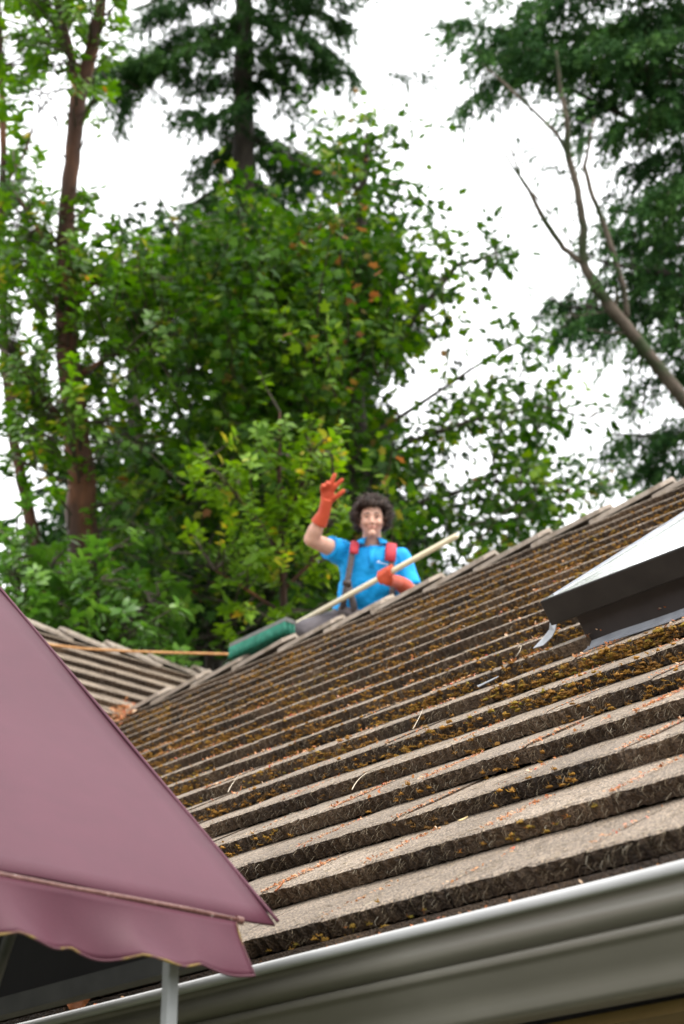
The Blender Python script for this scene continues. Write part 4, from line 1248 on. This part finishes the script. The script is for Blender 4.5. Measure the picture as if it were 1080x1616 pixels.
ribbon('shoulder_pad', [pp(561, 855, -0.045), pp(560, 861, -0.100), pp(558.5, 873, -0.145)], 0.026, 0.007, M['pad'], har)
ribbon('shoulder_pad', [pp(618, 858, -0.030), pp(617.5, 866, -0.110), pp(616, 885, -0.152)], 0.033, 0.007, M['pad'], har)
ribbon('buckle', [pp(549, 917, -0.163), pp(547, 925, -0.163)], 0.026, 0.008, M['hair'], har)
ribbon('belt', [pp(536, 958, -0.05), pp(548, 964, -0.135), pp(570, 969, -0.165), pp(592, 972, -0.15), pp(608, 968, -0.07)], 0.022, 0.006, M['strap'], har)

# gloves: raised open hand, and the hand closed on the pole
g1 = MB()
g1.tube([EL_R.lerp(WR_R, 0.60), EL_R.lerp(WR_R, 0.8), WR_R, pp(514, 799, -0.205), pp(516.5, 788, -0.21)], [0.050, 0.044, 0.037, 0.035, 0.036], 16)
PALM = pp(517.5, 785, -0.212)
g1.ellipsoid(PALM, (EX * 0.043, EY * 0.024, UP * 0.054 + EX * 0.010), 18, 12)
def finger(mb, pts, r0):
    mb.capsule([pp(*q) for q in pts], [r0 * 1.08, r0 * 1.04, r0 * 0.98, r0 * 0.88][:len(pts)], 10)
finger(g1, [(522, 776, -0.215), (530, 767, -0.222), (536, 761, -0.222), (540, 757.5, -0.22)], 0.0135)      # index
finger(g1, [(518, 773, -0.215), (523, 763, -0.222), (526, 755, -0.222), (528.5, 749.5, -0.22)], 0.014)      # middle
finger(g1, [(513.5, 774, -0.215), (515.5, 766, -0.235), (517.5, 761.5, -0.255), (520, 764, -0.275)], 0.0135)  # ring, bent
finger(g1, [(510, 778, -0.213), (508.5, 770, -0.230), (510, 766, -0.250), (513, 768, -0.268)], 0.0125)       # little, bent
finger(g1, [(523, 790, -0.215), (531, 784, -0.232), (537, 779, -0.238), (542, 775, -0.238)], 0.0145)       # thumb
glv = g1.build('glove', M['glove'], person); voxel(glv, 0.0045, 3)

def pole_pt(px):
    return at(px, 992 - (px - 455) * (147 / 267), 12.30 - (px - 455) / 267 * 1.1)
PDIR = (pole_pt(722) - pole_pt(455)).normalized()
GRIP = pole_pt(611)
pa = (-FWD - PDIR * (-FWD).dot(PDIR)).normalized()      # towards the camera
pb = PDIR.cross(pa).normalized()
if pb.dot(UP) < 0: pb = -pb                            # above the pole
g2 = MB()
palm_c = GRIP + PDIR * 0.006 - pb * 0.028 + pa * 0.026
g2.tube([EL_L.lerp(WR_L, 0.42), EL_L.lerp(WR_L, 0.75), WR_L, WR_L.lerp(palm_c, 0.5), palm_c], [0.050, 0.045, 0.037, 0.036, 0.036], 16)
g2.ellipsoid(palm_c, (PDIR * 0.046, pb * 0.034, pa * 0.022), 16, 10)
for i, (o_, rr) in enumerate(((-0.042, 0.0125), (-0.016, 0.0135), (0.010, 0.0135), (0.034, 0.013))):
    c = GRIP + PDIR * o_
    g2.capsule([c - pb * 0.024 + pa * 0.034, c + pb * 0.010 + pa * 0.031, c + pb * 0.030 + pa * 0.006, c + pb * 0.018 - pa * 0.024, c - pb * 0.010 - pa * 0.030], [rr * 1.05, rr, rr, rr * 0.95, rr * 0.85], 10)
cth = GRIP + PDIR * 0.050
g2.capsule([palm_c + PDIR * 0.020, cth - pb * 0.012 + pa * 0.033, cth + pb * 0.016 + pa * 0.028, cth + pb * 0.028 + PDIR * 0.012], [0.016, 0.0145, 0.0135, 0.012], 10)
glv = g2.build('glove', M['glove'], person); voxel(glv, 0.0045, 3)

# ------------------------------------------------------------------ push broom across the ridge
broom = empty('push_broom', pole_pt(430))
tag(broom, 'push broom with green bristles and pale pole resting on the ridge', 'broom')
M['pole'] = noisy('pale_wood_pole', [(0.35, (0.70, 0.62, 0.43)), (0.65, (0.80, 0.72, 0.53))], 5, 0.5, 0.05, 30, stretch=(1, 1, 1))
M['block'] = noisy('grey_broom_block', [(0.35, (0.10, 0.10, 0.095)), (0.65, (0.15, 0.15, 0.14))], 15, 0.7, 0.2, 40)
M['bristle'] = noisy('green_bristle', [(0.35, (0.008, 0.125, 0.080)), (0.65, (0.016, 0.185, 0.120))], 30, 0.55, 0.2, 60)
hb_ = MB(); hb_.tube([pole_pt(452), pole_pt(590), pole_pt(719), pole_pt(722)], [0.0165, 0.0165, 0.0165, 0.012], 14)
hb_.build('handle', M['pole'], broom, True)
def ridge_x(px):                                   # X of the ridge point seen in this photo column
    lo, hi = -7.5, 0.0
    for _ in range(50):
        mid = (lo + hi) / 2
        if to_px((mid, YR, ZR))[0] < px: lo = mid
        else: hi = mid
    return lo
BX0, BX1 = ridge_x(374), ridge_x(464)
bc = Vector(((BX0 + BX1) / 2, YR - 0.030, ZR + 0.066))
BL = BX1 - BX0
RB = Matrix.Rotation(rad(-4), 3, 'X') @ Matrix.Rotation(rad(-2), 3, 'Y')
bk_ = MB(); bk_.box(bc + RB @ Vector((0, 0, 0.058)), (BL, 0.075, 0.032), M=RB)
o = bk_.build('block', M['block'], broom); bv = o.modifiers.new('b', 'BEVEL'); bv.width = 0.008; bv.segments = 3
skt = MB(); skt.tube([bc + RB @ Vector((BL * 0.40, 0, 0.070)), pole_pt(466)], [0.024, 0.019], 12); skt.build('socket', M['block'], broom, True)
bs = MB()
for i in range(58):
    for j in range(7):
        x0 = -BL / 2 + 0.008 + (BL - 0.016) * i / 57; y0 = -0.033 + 0.011 * j
        for q in range(3):
            sx, sy = x0 + random.uniform(-0.004, 0.004), y0 + random.uniform(-0.004, 0.004)
            spl = 1.02
            bs.tube([bc + RB @ Vector((sx, sy, 0.045)), bc + RB @ Vector((sx * 1.01 + random.uniform(-.003, .003), sy * spl, 0.0)), bc + RB @ Vector((sx * 1.005 + random.uniform(-.005, .005), sy * spl * 1.06, -0.026 + random.uniform(-.005, .005)))], [0.0042, 0.0046, 0.0034], 4)
o = bs.build('bristles', M['bristle'], broom, True); o['kind'] = 'stuff'

# ------------------------------------------------------------------ rope from the brush across the wing roof
rp_ = MB()
rpx = [(-40, 1008, 13.3), (20, 1012, 13.55), (75, 1017, 13.55), (130, 1023.5, 13.5), (200, 1027.5, 13.2), (270, 1030, 12.9), (330, 1031.5, 12.75), (372, 1032.5, 12.62), (380, 1033, 12.6)]
rp_.tube([at(*q) for q in rpx], 0.0085, 8)
M['rope'] = noisy('tan_rope', [(0.35, (0.42, 0.20, 0.07)), (0.65, (0.55, 0.30, 0.13))], 30, 0.8, 0.4, 80)
tag(rp_.build('rope', M['rope'], None, True), 'thin tan rope stretched from the brush over the wing roof', 'rope')

# ------------------------------------------------------------------ moss, needles and leaf litter on the roof
def x_range(n):
    s = n * EXPO
    lo = XV + (YR - s * CP)
    hi = lo
    for X in np.arange(lo, X_END, 0.05):
        px, py, z = to_px(roof_pt(X, s))
        hi = X
        if px > 1110: break
    lo2 = lo
    for X in np.arange(lo, hi, 0.05):
        px, py, z = to_px(roof_pt(X, s))
        if not canopy_hides(px + 25, py - 20): lo2 = X; break
    return lo2, hi
def blobs(name, pts, sizes, mat, lv, label, cat, normals=None):
    ring = []
    for i, (r_, h_) in enumerate(((1.0, 0.0), (0.86, 0.5), (0.48, 0.88))):
        for k in range(7):
            a = 2 * math.pi * (k + 0.5 * i) / 7
            ring.append((r_ * math.cos(a), r_ * math.sin(a), h_))
    ring.append((0, 0, 1.0))
    base = np.array(ring)
    f = []
    for i in range(2):
        for k in range(7):
            k2 = (k + 1) % 7
            f += [(i * 7 + k, i * 7 + k2, (i + 1) * 7 + k), (i * 7 + k2, (i + 1) * 7 + k2, (i + 1) * 7 + k)]
    for k in range(7): f.append((14 + k, 14 + (k + 1) % 7, 21))
    f = np.array(f)
    n = len(pts)
    jit = rng.uniform(0.35, 1.5, (n, len(base), 1))
    V = pts[:, None] + (base[None] * jit) * sizes[:, None, :]
    # tilt local z to the slope normal direction
    return np_mesh(name, V.reshape(-1, 3), (f[None] + (np.arange(n) * len(base))[:, None, None]).reshape(-1, 3), mat, None, np.repeat(lv, len(f)), smooth=True)
M['moss'] = leaf_mat('golden_moss', [(0.0, (0.11, 0.064, 0.026)), (0.35, (0.24, 0.125, 0.036)), (0.6, (0.35, 0.180, 0.042)), (0.84, (0.28, 0.175, 0.036)), (0.93, (0.19, 0.165, 0.030)), (1.0, (0.36, 0.13, 0.040))], 0.12, 0.95, 0.1)
mp, ms, mlv, fz = [], [], [], []
for n in range(0, 18):
    lo, hi = x_range(n)
    clusters = int((hi - lo) * (1.4 if n < 3 else 3.0 if n < 5 else 7.0 if n < 7 else 9.0))
    for c in range(clusters):
        xc = random.uniform(lo, hi); ln = random.uniform(0.03, 0.26); hue = random.random()
        for q in range(int(4 + ln * (110 if n > 4 else 50))):
            X = xc + random.gauss(0, ln / 2)
            if SKY_X0 - 0.02 < X < SKY_X1 and SKY_S0 < n * EXPO < SKY_S1: continue
            hgt = -BUTT + abs(random.gauss(0, 0.016)); s = n * EXPO + random.uniform(-0.010, 0.004) - 0.010 * max(0, 1 - (hgt + BUTT) / 0.02)
            if random.random() < 0.04: hgt, s = 0.0, n * EXPO + random.uniform(0.0, 0.02)
            mp.append(tuple(roof_pt(X, s, hgt)))
            r_ = random.uniform(0.002, 0.0065); ms.append((r_ * random.uniform(1, 1.8), r_, r_ * random.uniform(0.6, 1.1)))
            v_ = min(1, max(0, hue * 0.75 + random.uniform(0, 0.25))); mlv.append(v_)
            for _ in range(7): fz.append((roof_pt(X + random.gauss(0, r_), s - random.uniform(0, r_), hgt + random.uniform(0, r_)), v_))
# heavier green moss below the skylight
for q in range(280):
    X = random.uniform(SKY_X0 - 0.1, SKY_X1 + 0.3) if q % 3 else random.gauss(0.62, 0.10); n = random.choice((5, 6, 6, 6)); s = n * EXPO - random.uniform(0, 0.014); hgt = -BUTT + random.uniform(0, 0.040)
    mp.append(tuple(roof_pt(X, s, hgt))); r_ = random.uniform(0.003, 0.008); ms.append((r_ * 1.5, r_, r_)); v_ = random.choice((random.uniform(0.1, 0.5), random.uniform(0.74, 0.95))); mlv.append(v_)
    for _ in range(10): fz.append((roof_pt(X + random.gauss(0, r_ * 1.2), s - random.uniform(0, r_), hgt + random.uniform(0, r_ * 1.4)), v_))
o = blobs('moss', np.array(mp), np.array(ms), M['moss'], np.array(mlv), '', '')
tag(o, 'golden brown and green moss growing along the tile edges', 'moss', kind='stuff')
mp = np.array(mp)
fp = np.array([tuple(a) for a, v_ in fz]); fl_ = np.array([v_ for a, v_ in fz]); nf = len(fp)
o = scatter('moss_fuzz', fp, np.array([0, -0.75, 0.55]) + rng.normal(0, 0.6, (nf, 3)), rng.normal(0, 1, (nf, 3)), rng.uniform(0.004, 0.011, nf), rng.uniform(0.0010, 0.0026, nf), BLADE, M['moss'], None, np.clip(fl_ + rng.normal(0, 0.12, nf), 0, 1))
tag(o, 'fine moss shoots bristling on the tile edges', 'moss', kind='stuff')

# dry needles and root hairs hanging over the tile butts
M['straw'] = leaf_mat('dry_straw', [(0.0, (0.14, 0.10, 0.065)), (0.4, (0.26, 0.20, 0.13)), (0.8, (0.46, 0.38, 0.26)), (1.0, (0.62, 0.56, 0.44))], 0.1, 0.8, 0.2)
sv, sf, sl = [], [], []
def strand(pts, r_, lv):
    b0 = len(sv)
    for i, p in enumerate(pts):
        k = r_ * (1.0 if i < len(pts) - 1 else 0.4)
        sv.extend([p + Vector((k, 0, 0)), p + Vector((-k * 0.5, -k * 0.7, k * 0.5)), p + Vector((-k * 0.5, k * 0.6, -k * 0.6))])
    for i in range(len(pts) - 1):
        for k in range(3):
            a, b_ = b0 + i * 3 + k, b0 + i * 3 + (k + 1) % 3
            sf.append((a, b_, b_ + 3)); sl.append(lv); sf.append((a, b_ + 3, a + 3)); sl.append(lv)
for n in range(0, 15):
    lo, hi = x_range(n)
    for q in range(int((hi - lo) * (200 if n < 9 else 110))):
        X = random.uniform(lo, hi); s = n * EXPO
        if SKY_X0 - 0.02 < X < SKY_X1 and SKY_S0 < s < SKY_S1: continue
        h0 = random.uniform(-0.030, 0.003); L = random.uniform(0.010, 0.034); a = random.gauss(0, 0.6)
        dx = math.sin(a) * L; out = random.uniform(0.002, 0.014)
        pts = [roof_pt(X, s + 0.004, h0), roof_pt(X + dx * 0.4, s - out, h0 - L * 0.25 * math.cos(a)), roof_pt(X + dx, s - out * random.uniform(0.2, 1.1), h0 - L * math.cos(a))]
        strand(pts, random.uniform(0.0002, 0.00048), random.random() ** 1.8)
    # needles lying on the tile tops
    for q in range(int((hi - lo) * (120 if n < 10 else 60))):
        X = random.uniform(lo, hi); s = n * EXPO + random.uniform(0.0, 1.0) ** 1.6 * EXPO
        if SKY_X0 - 0.02 < X < SKY_X1 and SKY_S0 < s < SKY_S1: continue
        hs_ = -BUTT * (s - n * EXPO) / EXPO + 0.0015; a = random.uniform(0, 6.28); L = random.uniform(0.006, 0.022)
        strand([roof_pt(X, s, hs_), roof_pt(X + math.cos(a) * L, s + math.sin(a) * L, hs_ - BUTT * math.sin(a) * L / EXPO + random.uniform(0, 0.003))], random.uniform(0.0004, 0.0008), random.random())
o = np_mesh('dry_needles', np.array([tuple(v) for v in sv]), np.array(sf), M['straw'], None, np.array(sl))
tag(o, 'dry straw-coloured needles and root hairs caught on the tiles', 'needles', kind='stuff')

# rust-coloured leaf litter gathered in the tile joints, gutter and valley
M['litter'] = leaf_mat('rusty_litter', [(0.0, (0.20, 0.07, 0.03)), (0.35, (0.44, 0.16, 0.06)), (0.7, (0.56, 0.30, 0.15)), (0.9, (0.62, 0.46, 0.32)), (1.0, (0.60, 0.08, 0.05))], 0.2, 0.7, 0.2)
LP_, LT, LN, LL = [], [], [], []
def litter(p, k=1.0, up=Vector((0, -SP, CP))):
    LP_.append(tuple(p)); LT.append((random.gauss(0, 1), random.gauss(0, 1), random.gauss(0, 0.5))); nrm = up + Vector((random.gauss(0, .4), random.gauss(0, .4), random.gauss(0, .4))); LN.append(tuple(nrm)); LL.append(random.uniform(0.004, 0.011) * k)
for rf, n, x in joints:
    lo, hi = x_range(n)
    if n > 11 or not lo < x < hi: continue
    for q in range(int(random.choice((30, 120, 260)) * (1.0 if n < 4 else 0.3))):
        t = random.random() * 0.75
        s = (n + t) * EXPO + 0.01
        litter(roof_pt(x + random.gauss(0, 0.004 + 0.014 * random.random() ** 2), s, -BUTT * t + 0.003), 1.0 if n < 5 else 1.3)
for q in range(160):
    X = random.uniform(0.4, 3.0); litter((X, -0.098 + random.gauss(0, 0.006), EAVE - 0.092 + random.uniform(0, 0.006)), 1.1, Vector((0, 0, 1)))
for q in range(260):
    t = abs(random.gauss(0, 0.35)); X, Y = XV + 0.03 + t, YR - t
    litter((X + random.gauss(0, 0.05), Y + random.gauss(0, 0.05), ZR - t * TP + 0.01 + random.uniform(0, 0.03)), 4.0, Vector((0.3, -0.3, 1)))
for q in range(60):
    n = random.randrange(2, 17); lo, hi = x_range(n); X = random.uniform(lo, hi)
    for k in range(random.randint(2, 6)): litter(roof_pt(X + random.gauss(0, 0.02), n * EXPO + random.uniform(0.01, 0.04), 0.004), 1.8)
nl_ = len(LP_)
LL = np.array(LL)
o = scatter('leaf_litter', np.array(LP_), np.array(LT), np.array(LN), LL, LL * rng.uniform(0.6, 1.4, nl_), OVAL, M['litter'], None, rng.uniform(0, 1, nl_))
tag(o, 'rust-coloured leaf litter gathered in tile joints, gutter and valley', 'leaf litter', kind='stuff')

# a few long pale curls of root standing clear of the roof
M['root'] = noisy('pale_root', [(0.35, (0.50, 0.42, 0.32)), (0.65, (0.66, 0.58, 0.46))], 20, 0.7)
ROOTS = [((818, 1022, 5.95), (826, 1012, 5.9), (823, 1028, 5.85), (814, 1036, 5.9), 'pale curled root standing beside the skylight flashing'),
         ((652, 1150, 6.0), (658, 1140, 5.97), (664, 1128, 5.97), (668, 1118, 6.0), 'straight pale straw leaning on the mid-roof tiles'),
         ((360, 1250, 5.6), (364, 1240, 5.56), (372, 1230, 5.56), (378, 1222, 5.6), 'pale straw near the canopy edge on the tiles'),
         ((556, 1246, 5.0), (562, 1232, 4.95), (574, 1220, 4.95), (592, 1213, 5.0), 'arching pale root at the centre of the tiles')]
for a in ROOTS:
    mb = MB(); P = [at(*q) for q in a[:4]]
    hit = []
    for q in a[:4]:
        r_ = ray(q[0], q[1]); nrm = Vector((0, -SP, CP)); k = (roof_pt(0, 0, 0.012) - CAM).dot(nrm) / r_.dot(nrm); hit.append(CAM + r_ * k)
    cur = []
    for i in range(13):
        t = i / 12; p0, p1, p2, p3 = hit
        cur.append(p0 * (1 - t) ** 3 + p1 * 3 * t * (1 - t) ** 2 + p2 * 3 * t * t * (1 - t) + p3 * t ** 3)
    mb.tube(cur, [0.0013 - 0.0008 * i / 12 for i in range(13)], 6)
    tag(mb.build('dry_root', M['root'], None, True), a[4], 'root')
# yellow leaf low on the tiles, orange leaf caught at the gutter under the canopy, leaf clump in the valley
def lone_leaf(name, p, L, nrm, dirv, col, label, curl=0.3):
    mb = MB(); grid = []
    T = Vector(dirv).normalized(); N_ = Vector(nrm).normalized(); B = T.cross(N_).normalized(); N_ = B.cross(T)
    for i in range(9):
        t = i / 8; w_ = 0.36 * L * math.sin(math.pi * min(1, t * 0.93 + 0.05)) ** 0.8
        grid.append([Vector(p) + T * (t * L) + B * (w_ * u) + N_ * (L * (curl * (t - 0.5) ** 2 + 0.25 * u * u * 0.36)) for u in (-1, -0.5, 0, 0.5, 1)])
    mb.sheet(grid)
    o = mb.build(name, noisy(name + '_blade', [(0.35, tuple(c * 0.75 for c in col)), (0.65, col)], 60, 0.6, 0.3, 90), None, True)
    o.modifiers.new('t', 'SOLIDIFY').thickness = 0.0006
    tag(o, label, 'leaf')
def on_roof(px, py, h_=0.0):
    r_ = ray(px, py); nrm = Vector((0, -SP, CP)); k = (roof_pt(0, 0, h_) - CAM).dot(nrm) / r_.dot(nrm); return CAM + r_ * k
NR = Vector((0, -SP, CP))
lone_leaf('fallen_leaf', on_roof(724, 1297, -0.014), 0.022, NR, RIGHT * 0.9 + UP * 0.4, (0.62, 0.46, 0.22), 'small yellow fallen leaf lying on a low tile')
lone_leaf('fallen_leaf', on_roof(436, 1408, -0.004), 0.030, NR, RIGHT * 0.5 + UP * 0.6, (0.55, 0.18, 0.06), 'orange curled leaf on the tile beside the canopy tip')
lone_leaf('fallen_leaf', at(112, 1592, 4.25), 0.085, -FWD + RIGHT * 0.5, RIGHT * 0.4 + UP, (0.30, 0.10, 0.03), 'brown leaf hanging at the gutter under the canopy', 0.8)
lone_leaf('fallen_leaf', at(203, 1134, 12.85), 0.09, -FWD * 0.6 + UP, RIGHT, (0.75, 0.25, 0.03), 'bright orange leaf lodged in the roof valley', 0.5)
